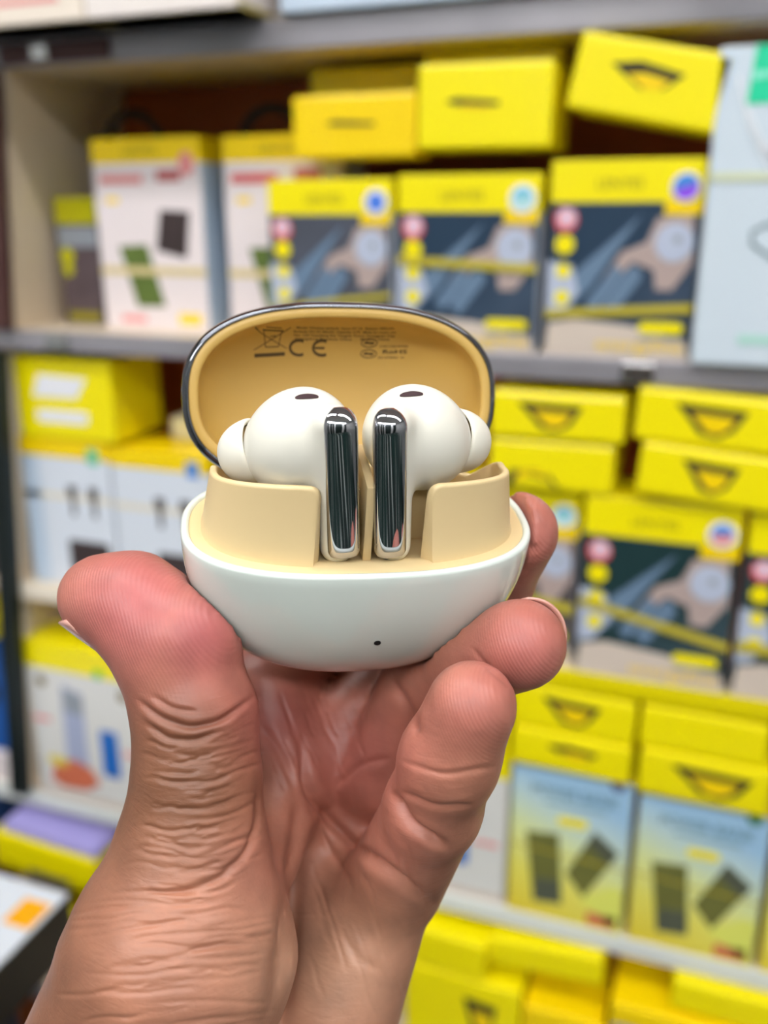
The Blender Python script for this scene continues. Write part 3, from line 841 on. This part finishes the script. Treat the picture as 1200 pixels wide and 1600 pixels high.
rr = [lring(0.8, 1.2), lring(0.9, 0.1), lring(1.1, -0.05), lring(2.35, 0.0), lring(2.6, 0.15)] + dome(LINER_O, LINER_D, 0.3, p=LINER_P)
lid = link('lid_liner', rings_me(rr), mat('shaded_lid_liner', (196, 160, 84), 0.4), case, True)  # lid liner: tray beige painted darker for the shading inside the lid
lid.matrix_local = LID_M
rr = [lring(1.2, 2.0)] + dome(0.0, LH, 3.0, p=2.4)
link('lid_shell', rings_me(rr), CASE_WHITE, lid, True)
rr = [lring(1.0, 0.6), lring(0.95, 0.0), lring(0.8, -0.25), lring(0.4, -0.2), lring(0.05, 0.2), lring(-0.3, 0.9), lring(-0.45, 1.8), lring(-0.35, 2.8), lring(0.1, 3.5), lring(0.9, 3.6)]
link('chrome_trim', rings_me(rr, False), mat('dark_reflection_chrome', (120, 122, 128), 0.05, metal=1.0), lid, True)  # chrome colour darkened to stand for dark surroundings mirrored in the rim
# marks printed inside the lid
PRINT = mat('grey_brown_print', (84, 66, 38), 0.5)
def liner_z(x, y):
    q = (abs(x / (LA - LINER_O)) ** N + abs(y / (LB - LINER_O)) ** N) ** (1 / N)
    q = min(q, 0.9999)
    return 0.3 + LINER_D * (1 - q ** LINER_P) ** (1 / LINER_P)
PX0, PXS, PY0, PYS = 526.0, 0.128, -10.8, 0.15
def lid_pt(u, v):                 # u,v: layout position of the print, in print units
    x = (u - PX0) * PXS - 0.0
    y = PY0 + (v - 530.0) * PYS
    return x, y
def lid_print(name, polys=None, text=None, at=None, size=None, width=None):
    if text:
        me = text_me(text, size, None, 0.022)
        xs = [q.co.x for q in me.vertices]; ys = [q.co.y for q in me.vertices]
        kx = width / (max(xs) - min(xs))
        pts = [(at[0] + q.co.x * kx, at[1] - q.co.y * 0.72) for q in me.vertices]
        fcs = [tuple(p.vertices) for p in me.polygons]
        bpy.data.meshes.remove(me)
    else:
        pts, fcs = [], []
        for pl in polys:
            b0 = len(pts); pts += pl; n = len(pl) // 2
            fcs += [(b0 + i, b0 + i + 1, b0 + n + i + 1, b0 + n + i) for i in range(n - 1)]
    vs = []
    for u, v in pts:
        x, y = lid_pt(u, v)
        vs.append((x, y, liner_z(x, y) - 0.06))
    return link(name, fixnormals(mesh(vs, fcs)), PRINT, lid)
def line(pts, w):
    L, Rr = [], []
    # resample
    q = []
    for a, b in zip(pts[:-1], pts[1:]):
        for i in range(6):
            q.append((a[0] + (b[0] - a[0]) * i / 6, a[1] + (b[1] - a[1]) * i / 6))
    q.append(pts[-1])
    for i, (x, y) in enumerate(q):
        a = q[max(0, i - 1)]; b = q[min(len(q) - 1, i + 1)]
        dx, dy = b[0] - a[0], b[1] - a[1]; l = math.hypot(dx, dy) or 1
        L.append((x - dy / l * w, y + dx / l * w)); Rr.append((x + dy / l * w, y - dx / l * w))
    return L + Rr
def arc(cx, cy, rx, ry, a0, a1, n=14):
    return [(cx + rx * math.cos(math.radians(a0 + (a1 - a0) * i / n)), cy + ry * math.sin(math.radians(a0 + (a1 - a0) * i / n))) for i in range(n + 1)]
lid_print('bin_symbol', [line([(396, 540), (452, 512)], .55), line([(397, 515), (447, 537)], .55), line([(411, 516), (414, 536)], .7), line([(438, 517), (434, 535)], .7), line([(414, 536), (434, 535)], .7), line([(409, 516), (441, 516)], .9), line([(414, 513), (438, 513)], .6), line([(421, 523), (430, 522)], .6)])
lid_print('bin_bar', [line([(397, 547), (444, 544)], 2.4)])
lid_print('ce_mark', [line(arc(466, 536, 14, 9.4, 60, 300), 2.0), line(arc(502, 536, 14, 9.4, 60, 300), 2.0), line([(489, 536), (506, 536)], 1.5)])
for i, (s, w) in enumerate([('Model: Wireless earbuds  Input: 5V 1A  Battery: 400mAh', 150), ('Earbuds: DC 5V 40mAh  Capacity: 3.7V  Made for music use', 158), ('No. 123 Yuanjiang Rd, Tangxia Town, Dongguan City', 158), ('Guangdong Province, China      Made in China', 148)]):
    lid_print('small_print', text=s, at=(536 - (3 if i == 3 else 0), 512.0 + 4.3 * i), size=5.0, width=w)
for cy in (529.3, 543.0):
    lid_print('round_mark', [line(arc(576, cy, 12.5, 5.2, 0, 360, 20), 0.7), line([(568, cy), (584, cy)], 1.3), line([(571, cy - 2), (581, cy + 2)], .8)])
lid_print('rohs_mark', text='RoHS', at=(617, 540.5), size=10, width=38)
lid_print('small_print', text='CAN ICES-003(B)', at=(615, 533.5), size=4.6, width=44)
lid_print('small_print', text='2014/30/EU  IC', at=(612, 548.0), size=4.6, width=42)

# ------------------------------------------------------------------ earbuds
def bud_mesh(sx):
    lo, hi = (-19.5, -15, -2.5), (0.5, 10, 28)
    h = 0.4
    G = grid(lo, hi, h)
    d = sd_ell(G, (-9.0, -2.6, 17.4), (8.4, 8.2, 8.7))
    d = smin(d, sd_ell(G, (-12.2, -1.6, 15.2), (6.6, 6.8, 6.8)), 4.0)
    stem = sd_cone(G, (-4.75, -9.6, 0.8), (-4.75, -9.2, 23.0), 3.0, 3.2)
    d = smin(d, stem, 2.6)
    V, Q = surface_nets(d, lo, h)
    V = relax(V, Q, 2)
    V[:, 0] *= -sx
    if sx > 0: Q = Q[:, ::-1]
    return mesh(V, Q)

def revolve(prof, M, k=40, name='m'):
    vs, fs = [], []
    for r, z in prof:
        for j in range(k):
            a = 2 * math.pi * j / k
            vs.append(M @ Vector((r * math.cos(a), r * math.sin(a), z)))
    for i in range(len(prof) - 1):
        for j in range(k):
            fs.append((i * k + j, i * k + (j + 1) % k, (i + 1) * k + (j + 1) % k, (i + 1) * k + j))
    return fixnormals(mesh(vs, fs))

def frame(origin, zdir, xhint):
    z = Vector(zdir).normalized(); x = Vector(xhint); x = (x - z * x.dot(z)).normalized(); y = z.cross(x)
    return Matrix.Translation(origin) @ Matrix(((x.x, y.x, z.x, 0), (x.y, y.y, z.y, 0), (x.z, y.z, z.z, 0), (0, 0, 0, 1)))

def chrome_plate(sx):
    cx, y0, zb, zt, hw, bul = -3.9 * -sx, -11.3, 0.4, 26.2, 2.75, 2.1
    n, k = 60, 20
    vs, fs = [], []
    for i in range(n + 1):
        z = zb + (zt - zb) * (1 - (1 - i / n) ** 1.6)
        top = (zt - z); bot = (z - zb)
        s = 1.0
        if top < 3.0: s = max(0.0, 1 - ((3.0 - top) / 3.0) ** 2.5) ** (1 / 2.5)
        if bot < 0.5: s *= 0.9 + 0.1 * bot / 0.5
        sh = min(1.0, s)
        lean = 0.02 * (z - zb)
        back = (1 - min(1.0, top / 3.0)) ** 2 * 1.2
        for j in range(k + 1):
            a = math.pi * j / k
            c_, s_ = math.cos(a), math.sin(a)
            x = cx + hw * (abs(c_) ** 0.75) * (1 if c_ > 0 else -1) * sh
            y = y0 + lean + back - bul * sh * (s_ ** 0.75) + 0.0
            vs.append((x, y, z))
    for i in range(n):
        for j in range(k):
            a = i * (k + 1) + j
            fs.append((a, a + 1, a + k + 2, a + k + 1))
    fs.append(tuple(range(k, -1, -1)))
    fs += [(i * (k + 1), (i + 1) * (k + 1), (i + 1) * (k + 1) + k, i * (k + 1) + k) for i in range(n)]
    return fixnormals(mesh(vs, fs))

TIP = mat('soft_silicone_tip', (232, 228, 214), 0.45)
for sx, lab in ((-1, 'left ivory earbud with chrome stem seated in the open case'), (1, 'right ivory earbud with chrome stem seated in the open case')):
    t = thing('earbud', lab, 'earbud', CASE_W @ Matrix.Translation((0, -10, 0)) @ Matrix.Rotation(math.radians(-3.8), 4, 'Y') @ Matrix.Translation((0, 10, 0.3 if sx > 0 else 1.0)), 'pair of earbuds')
    link('housing', bud_mesh(sx), BUDW, t, True)
    me = chrome_plate(sx)
    o = link('chrome_stem_plate', me, CHROME, t, True)
    me.set_sharp_from_angle(angle=math.radians(55))
    ax = Vector((0.86 * sx, 0.30, -0.36))
    Mt = frame((16.6 * sx, 0.2, 14.6), ax, (0, 0, 1))
    prof = [(4.6, 0.6), (5.2, -0.1), (5.45, 0.0), (5.6, 0.5)] + [(5.6 * math.cos(q) ** 0.8 if q < 1.5 else 0.05, 0.5 + 6.4 * math.sin(q)) for q in [i * math.pi / 2 / 14 for i in range(1, 15)]]
    link('ear_tip', revolve(prof, Mt), TIP, t, True)
    link('nozzle', revolve([(4.4, -2.5), (4.4, 1.2), (0.05, 1.3)], Mt), mat('nozzle_tan', (226, 190, 130), 0.5), t, True)
    # dark vent slot on the crown
    cpt = Vector((8.4 * sx, -4.4, 25.82))
    nrm = Vector((-0.07 * sx, -0.23, 0.97)).normalized()
    Mv = frame(cpt, nrm, Vector((1.0 * sx, -0.1, 0.10)))
    p = []
    for i in range(36):
        a = 2 * math.pi * i / 36
        x = 1.9 * math.cos(a); y = 0.62 * math.sin(a)
        p.append(Mv @ Vector((x, y, 0.22 - 0.06 * x * x - 0.06 * y * y)))
    q = [v - nrm * 0.6 for v in p]
    link('vent_mesh', fixnormals(mesh(p + q, [tuple(range(36))] + [(i, i + 36, (i + 1) % 36 + 36, (i + 1) % 36) for i in range(36)])), mat('vent_dark', (58, 36, 40), 0.6), t)

# ------------------------------------------------------------------ hand
def chain(P, pts, k=2.5):
    d = None
    for a, b in zip(pts[:-1], pts[1:]):
        s = sd_cone(P, hp(*a[:3]), hp(*b[:3]), a[3], b[3])
        d = s if d is None else smin(d, s, k)
    return d

THUMB = [(300, 1330, 160, 12.5), (308, 1215, 160, 10.6), (306, 1120, 161, 10.3), (268, 1000, 162, 10.4), (205, 945, 163, 9.0), (160, 934, 164, 7.7)]
INDEX = [(440, 1150, 197, 9.5), (428, 1055, 199, 9.2), (520, 960, 203, 8.5), (660, 900, 195, 7.8), (755, 890, 187, 7.0)]
MIDDLE = [(525, 1150, 198, 9.6), (660, 1010, 201, 8.6), (770, 905, 187, 8.0), (808, 832, 175, 7.8)]
RING = [(600, 1205, 192, 9.5), (655, 1085, 186, 8.4), (745, 1028, 169, 8.2), (813, 1007, 159, 7.9)]
LITTLE = [(618, 1375, 180, 9.6), (676, 1262, 160, 8.2), (702, 1185, 152, 8.0), (737, 1103, 147, 7.2)]

def hand_sdf(P):
    palm = sd_cone(P, hp(340, 1800, 186), hp(440, 1160, 203), 14, 10)
    palm = smin(palm, sd_cone(P, hp(400, 1800, 186), hp(520, 1165, 205), 13, 10), 6)
    palm = smin(palm, sd_cone(P, hp(450, 1780, 184), hp(590, 1240, 200), 13, 10), 6)
    palm = smin(palm, sd_cone(P, hp(445, 1760, 182), hp(600, 1400, 184), 16, 9.6), 6)
    palm = smin(palm, sd_cone(P, hp(320, 2150, 190), hp(370, 1780, 184), 27, 24), 10)
    th = sd_cone(P, hp(215, 1690, 168), hp(282, 1480, 160), 23, 19)
    th = smin(th, sd_cone(P, hp(285, 1480, 160), hp(300, 1330, 160), 19, 12.5), 5)
    thumb = chain(P, THUMB, 3.0)
    thumb = smin(thumb, sd_ell(P, hp(300, 985, 160), (8.5, 8.0, 8.0)), 4.0)
    th = smin(th, thumb, 4)
    body = smin(palm, th, 5)
    body = smin(body, sd_ell(P, hp(585, 1200, 192), (7.5, 8, 7)), 5)
    body = smin(body, sd_ell(P, hp(628, 1335, 178), (6.5, 9, 7)), 5)
    body = smin(body, sd_ell(P, hp(500, 1160, 198), (6, 10, 7)), 4)
    web = sd_cone(P, hp(400, 1330, 178), hp(450, 1200, 192), 9, 9)
    body = smin(body, web, 7)
    body = smin(body, sd_cone(P, hp(430, 1200, 190), hp(412, 1075, 194), 9, 8), 5)
    d = body
    for f, k in ((INDEX, 6), (MIDDLE, 5), (RING, 3), (LITTLE, 3)):
        d = np.minimum(d, smin(body, chain(P, f), k))
    return d

def case_sdf(P):
    Mi = np.array(CASE_V.inverted())
    q = P @ Mi[:3, :3].T.astype(np.float32) + Mi[:3, 3].astype(np.float32)
    z = np.minimum(q[..., 2], 0)
    F = ((np.abs(q[..., 0] / A) ** N + np.abs(q[..., 1] / B) ** N) ** (MP / N) + np.abs(z / CH) ** MP) ** (1 / MP)
    r = np.sqrt(q[..., 0] ** 2 + q[..., 1] ** 2 + z * z)
    return (1 - 1 / np.maximum(F, 1e-3)) * r

lo, hi, h = (-75, -6, 130), (45, 215, 225), 1.15
G = grid(lo, hi, h)
F = hand_sdf(G)
C_ = case_sdf(G) - 0.3
F = np.maximum(F, -C_)
V, Q = surface_nets(F, lo, h)
del G, F, C_
V = relax(V, Q, 3)
me = subdivide(mesh(V, Q), 2)
n = len(me.vertices)
co = np.empty(n * 3); me.vertices.foreach_get('co', co); co = co.reshape(-1, 3)
no = np.empty(n * 3); me.vertex_normals.foreach_get('vector', no); no = no.reshape(-1, 3)
U = 600 + FPX * co[:, 0] / co[:, 2]; Vv = 800 + FPX * co[:, 1] / co[:, 2]
facing = -(no * co).sum(1) / np.linalg.norm(co, axis=1)
disp = np.zeros(n)
def crease(pts, depth, width, shoulder=0.12):
    """pressed line: depth and width in millimetres, along points on the skin"""
    p = np.array(pts, float); s = np.arange(len(p)); q = np.linspace(0, len(p) - 1, (len(p) - 1) * 6 + 1)
    p = np.stack([np.interp(q, s, p[:, 0]), np.interp(q, s, p[:, 1])], 1)
    for it in range(3):
        p[1:-1] = 0.25 * p[:-2] + 0.5 * p[1:-1] + 0.25 * p[2:]
    mg = 45 * width
    I = np.nonzero((U > p[:, 0].min() - mg) & (U < p[:, 0].max() + mg) & (Vv > p[:, 1].min() - mg) & (Vv < p[:, 1].max() + mg) & (facing > 0.02))[0]
    if not len(I): return
    u, v = U[I], Vv[I]
    best = np.full(len(I), 1e9); par = np.zeros(len(I))
    for i in range(len(p) - 1):
        a, b = p[i], p[i + 1]; ab = b - a
        t = np.clip(((u - a[0]) * ab[0] + (v - a[1]) * ab[1]) / (ab @ ab), 0, 1)
        dd = np.hypot(u - a[0] - t * ab[0], v - a[1] - t * ab[1])
        m = dd < best
        best[m] = dd[m]; par[m] = (i + t[m]) / (len(p) - 1)
    mm = best * co[I, 2] / FPX
    w = np.exp(-(mm / width) ** 2) - shoulder * np.exp(-((mm - 2.2 * width) / (1.2 * width)) ** 2)
    tp = np.clip(np.minimum(par, 1 - par) * 5 + 0.1, 0, 1)
    disp[I] -= depth * w * tp * np.clip(facing[I] * 2.5, 0, 1)
CREASES = [
    ([(214, 1092), (245, 1120), (295, 1138), (345, 1128), (402, 1085)], 0.75, 0.5),
    ([(225, 1128), (262, 1155), (305, 1158), (350, 1140)], 0.6, 0.5),
    ([(235, 1085), (270, 1108), (310, 1112)], 0.3, 0.4),
    ([(402, 1215), (404, 1285), (385, 1335), (345, 1372), (295, 1392), (240, 1396)], 0.6, 0.6),
    ([(470, 1150), (478, 1222), (515, 1285), (570, 1335), (625, 1378), (686, 1418)], 1.7, 0.95),
    ([(474, 1225), (468, 1300), (458, 1400), (445, 1500), (432, 1610)], 1.6, 1.8),
    ([(480, 1240), (505, 1310), (545, 1380)], 0.5, 0.7),
    ([(628, 1188), (690, 1212), (775, 1198)], 0.28, 0.45),
    ([(625, 1235), (680, 1262), (742, 1258)], 0.4, 0.5),
    ([(612, 1235), (640, 1290), (700, 1325)], 1.5, 0.75),
    ([(520, 1235), (560, 1195), (610, 1185)], 0.5, 0.7),
    ([(735, 1010), (765, 1045), (800, 1075)], 0.2, 0.4),
    ([(610, 1060), (640, 1110), (650, 1150)], 0.8, 0.8),
    ([(405, 1130), (440, 1180), (465, 1240)], 0.5, 0.9),
    ([(520, 1440), (560, 1500), (600, 1520)], 0.2, 0.8),
]
rw = random.Random(3)
for i in range(75):               # fine folds round the thumb's middle joint and base
    y = 1150 + 255 * rw.random(); x = 215 + 130 * rw.random() - max(0, (y - 1250)) * 0.25; l = 40 + 80 * rw.random()
    pts = []
    for t in (0, .25, .5, .75, 1):
        xx = x + l * t; f_ = (xx - 215) / 190
        pts.append((xx, y + 34 * math.sin(math.pi * min(1, max(0, f_))) * 0.6 - 22 * f_ + rw.uniform(-4, 4)))
    CREASES.append((pts, rw.uniform(0.07, 0.22), rw.uniform(0.22, 0.38)))
for i in range(46):               # longer, sparser lines over the ball of the thumb
    y = 1390 + 230 * rw.random(); x = 90 + 240 * rw.random() - (y - 1400) * 0.15; l = 70 + 130 * rw.random(); sl_ = rw.uniform(-0.22, 0.02)
    CREASES.append(([(x + l * t, y + sl_ * l * t + rw.uniform(-5, 5)) for t in (0, .25, .5, .75, 1)], rw.uniform(0.07, 0.20), rw.uniform(0.28, 0.45)))
for i in range(22):               # upright lines in the hollow of the palm
    y = 1250 + 250 * rw.random(); x = 480 + 150 * rw.random(); l = 60 + 90 * rw.random()
    CREASES.append(([(x + 0.35 * l * t + rw.uniform(-4, 4), y + l * t) for t in (0, .33, .66, 1)], rw.uniform(0.06, 0.16), rw.uniform(0.3, 0.6)))
for i in range(16):
    y = 1060 + 150 * rw.random(); x = 410 + 150 * rw.random(); l = 40 + 60 * rw.random()
    CREASES.append(([(x + 0.4 * l * t + rw.uniform(-4, 4), y + l * t) for t in (0, .33, .66, 1)], rw.uniform(0.06, 0.2), rw.uniform(0.3, 0.6)))
for c_ in CREASES:
    crease(*c_)
co2 = co + no * disp[:, None]
# skin tone by place: rosy pads, brown outer side of the thumb, paler palm
def blob(u, v, r):
    return np.exp(-((U - u) ** 2 + (Vv - v) ** 2) / (r * r))
def lin(r, g, b): return np.array(srgb(r, g, b)[:3])
col = np.tile(lin(178, 122, 97), (n, 1))
def blend(w, c):
    global col
    w = np.clip(w, 0, 1)[:, None]
    col = col * (1 - w) + w * lin(*c)
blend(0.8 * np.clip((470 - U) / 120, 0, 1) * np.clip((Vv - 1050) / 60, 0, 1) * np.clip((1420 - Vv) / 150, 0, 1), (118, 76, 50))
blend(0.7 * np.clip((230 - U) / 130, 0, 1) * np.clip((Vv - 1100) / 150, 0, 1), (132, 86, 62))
blend(0.9 * np.maximum(blob(210, 940, 130), blob(310, 985, 95)), (196, 106, 106))
blend(0.8 * blob(835, 830, 90), (196, 116, 106))
blend(0.85 * blob(820, 1005, 95), (194, 110, 104))
blend(0.7 * blob(740, 1100, 80), (190, 112, 102))
blend(0.75 * blob(560, 1180, 130), (182, 100, 92))
blend(0.6 * blob(430, 1120, 70), (180, 94, 92))
blend(0.6 * blob(620, 1330, 70), (192, 118, 104))
blend(0.55 * blob(420, 1360, 80), (188, 120, 104))
blend(0.7 * blob(520, 1520, 130), (194, 150, 122))
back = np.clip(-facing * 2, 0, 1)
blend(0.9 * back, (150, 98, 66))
pad = np.maximum.reduce([blob(200, 930, 150), blob(300, 960, 110), blob(840, 830, 100), blob(830, 1005, 100), blob(745, 1090, 90)]) * np.clip(facing * 3, 0, 1)
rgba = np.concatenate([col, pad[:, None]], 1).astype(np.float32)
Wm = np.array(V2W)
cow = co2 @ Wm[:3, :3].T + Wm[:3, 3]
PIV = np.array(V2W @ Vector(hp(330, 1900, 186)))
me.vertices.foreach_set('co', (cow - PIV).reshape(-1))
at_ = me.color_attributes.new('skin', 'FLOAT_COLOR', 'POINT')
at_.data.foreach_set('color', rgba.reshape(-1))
me.update()

def skin_material():
    m = bpy.data.materials.new('skin'); m.use_nodes = True
    nt = m.node_tree; N_ = nt.nodes.new; Lk = nt.links.new
    b = nt.nodes['Principled BSDF']
    a = N_('ShaderNodeAttribute'); a.attribute_name = 'skin'
    tc = N_('ShaderNodeTexCoord')
    n1 = N_('ShaderNodeTexNoise'); n1.inputs['Scale'].default_value = 130; n1.inputs['Detail'].default_value = 6
    Lk(tc.outputs['Object'], n1.inputs['Vector'])
    mr = N_('ShaderNodeMapRange'); mr.inputs['From Min'].default_value = 0.3; mr.inputs['From Max'].default_value = 0.7
    mr.inputs['To Min'].default_value = 0.74; mr.inputs['To Max'].default_value = 1.02
    Lk(n1.outputs['Fac'], mr.inputs['Value'])
    hsv = N_('ShaderNodeHueSaturation')
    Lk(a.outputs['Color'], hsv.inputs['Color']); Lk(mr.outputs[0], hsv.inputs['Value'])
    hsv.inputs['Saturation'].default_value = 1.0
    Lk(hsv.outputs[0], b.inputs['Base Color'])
    b.inputs['Roughness'].default_value = 0.42
    b.inputs['Specular IOR Level'].default_value = 0.45
    b.inputs['Subsurface Weight'].default_value = 0.06
    b.inputs['Subsurface Radius'].default_value = (1.0, 0.35, 0.2)
    b.inputs['Subsurface Scale'].default_value = 0.0025
    # finger print ridges on the pads
    mp = N_('ShaderNodeMapping'); mp.inputs['Rotation'].default_value = (0.3, 0.5, 0.2)
    Lk(tc.outputs['Object'], mp.inputs['Vector'])
    wv = N_('ShaderNodeTexWave'); wv.wave_type = 'BANDS'; wv.bands_direction = 'X'
    wv.inputs['Scale'].default_value = 560; wv.inputs['Distortion'].default_value = 5.0; wv.inputs['Detail'].default_value = 1.0; wv.inputs['Detail Scale'].default_value = 0.12
    Lk(mp.outputs[0], wv.inputs['Vector'])
    b1 = N_('ShaderNodeBump'); b1.inputs['Distance'].default_value = 0.00012
    k = N_('ShaderNodeMath'); k.operation = 'MULTIPLY'; k.inputs[1].default_value = 0.32
    Lk(a.outputs['Alpha'], k.inputs[0]); Lk(k.outputs[0], b1.inputs['Strength'])
    Lk(wv.outputs['Fac'], b1.inputs['Height'])
    # fine wrinkles elsewhere, drawn out across the hand
    mp2 = N_('ShaderNodeMapping'); mp2.inputs['Scale'].default_value = (260, 260, 1100)
    mp2.inputs['Rotation'].default_value = (0, 0.12, 0)
    Lk(tc.outputs['Object'], mp2.inputs['Vector'])
    n2 = N_('ShaderNodeTexNoise'); n2.inputs['Scale'].default_value = 1.0; n2.inputs['Detail'].default_value = 3; n2.inputs['Distortion'].default_value = 0.8
    Lk(mp2.outputs[0], n2.inputs['Vector'])
    b2 = N_('ShaderNodeBump'); b2.inputs['Distance'].default_value = 0.0003
    inv = N_('ShaderNodeMath'); inv.operation = 'MULTIPLY_ADD'; inv.inputs[1].default_value = -0.25; inv.inputs[2].default_value = 0.28
    Lk(a.outputs['Alpha'], inv.inputs[0]); Lk(inv.outputs[0], b2.inputs['Strength'])
    Lk(n2.outputs['Fac'], b2.inputs['Height']); Lk(b1.outputs[0], b2.inputs['Normal'])
    v3 = N_('ShaderNodeTexVoronoi'); v3.feature = 'DISTANCE_TO_EDGE'; v3.inputs['Scale'].default_value = 900
    Lk(tc.outputs['Object'], v3.inputs['Vector'])
    b3 = N_('ShaderNodeBump'); b3.inputs['Distance'].default_value = 0.0001; b3.inputs['Strength'].default_value = 0.25
    Lk(v3.outputs['Distance'], b3.inputs['Height']); Lk(b2.outputs[0], b3.inputs['Normal'])
    Lk(b3.outputs[0], b.inputs['Normal'])
    return m
hand = link('hand', me, skin_material(), None, True)
hand.location = PIV
tag(hand, 'left hand holding up the open earbud case between thumb and fingers', 'hand')

# finger nails: curved plates on the back of the finger ends
NAIL = mat('nail', (214, 160, 146), 0.25, coat=0.3)
def nail(base, tip, dorsal, rad, length, spread, off):
    a = Vector(hp(*base)); b = Vector(hp(*tip))
    z = (b - a).normalized(); y = Vector(dorsal); y = (y - z * y.dot(z)).normalized(); x = y.cross(z)
    nu, nv = 14, 12
    vs, fs = [], []
    for lay in (0, 1):
        for i in range(nv + 1):
            t = i / nv
            l = (t - 0.5) * length
            for j in range(nu + 1):
                an = math.radians(spread) * (2 * j / nu - 1)
                l2 = l - (0.16 * length * (an / math.radians(spread)) ** 2 if t > 0.5 else -0.12 * length * (an / math.radians(spread)) ** 2 * (1 - 2 * t))
                r = rad + off + 0.45 * lay - 0.9 * max(0, t - 0.6) ** 1.5
                vs.append(b + z * l2 + x * (r * math.sin(an)) + y * (r * math.cos(an)))
    m_ = (nu + 1) * (nv + 1)
    for lay in (0, 1):
        for i in range(nv):
            for j in range(nu):
                q = lay * m_ + i * (nu + 1) + j
                fs.append((q, q + 1, q + nu + 2, q + nu + 1))
    rim = [j for j in range(nu + 1)] + [i * (nu + 1) + nu for i in range(1, nv + 1)] + [nv * (nu + 1) + j for j in range(nu - 1, -1, -1)] + [i * (nu + 1) for i in range(nv - 1, 0, -1)]
    for q in range(len(rim)):
        p0, p1 = rim[q], rim[(q + 1) % len(rim)]
        fs.append((p0, p1, p1 + m_, p0 + m_))
    vs = [(V2W @ v) - Vector(PIV) for v in vs]
    return link('fingernail', fixnormals(mesh(vs, fs)), NAIL, hand, True)
nail((250, 1002, 163), (178, 952, 163.5), (-0.5, 0.85, 0.12), 7.1, 13.5, 54, 0.0)
nail((760, 1022, 166), (813, 1006, 159), (0.45, -0.45, 0.8), 7.4, 9.5, 48, -0.15)
nail((775, 900, 186), (808, 838, 177), (0.6, -0.3, 1.0), 7.2, 8.5, 42, -0.1)
nail((705, 1175, 152), (735, 1108, 148), (0.3, -0.2, 1.0), 6.6, 9.0, 48, -0.1)
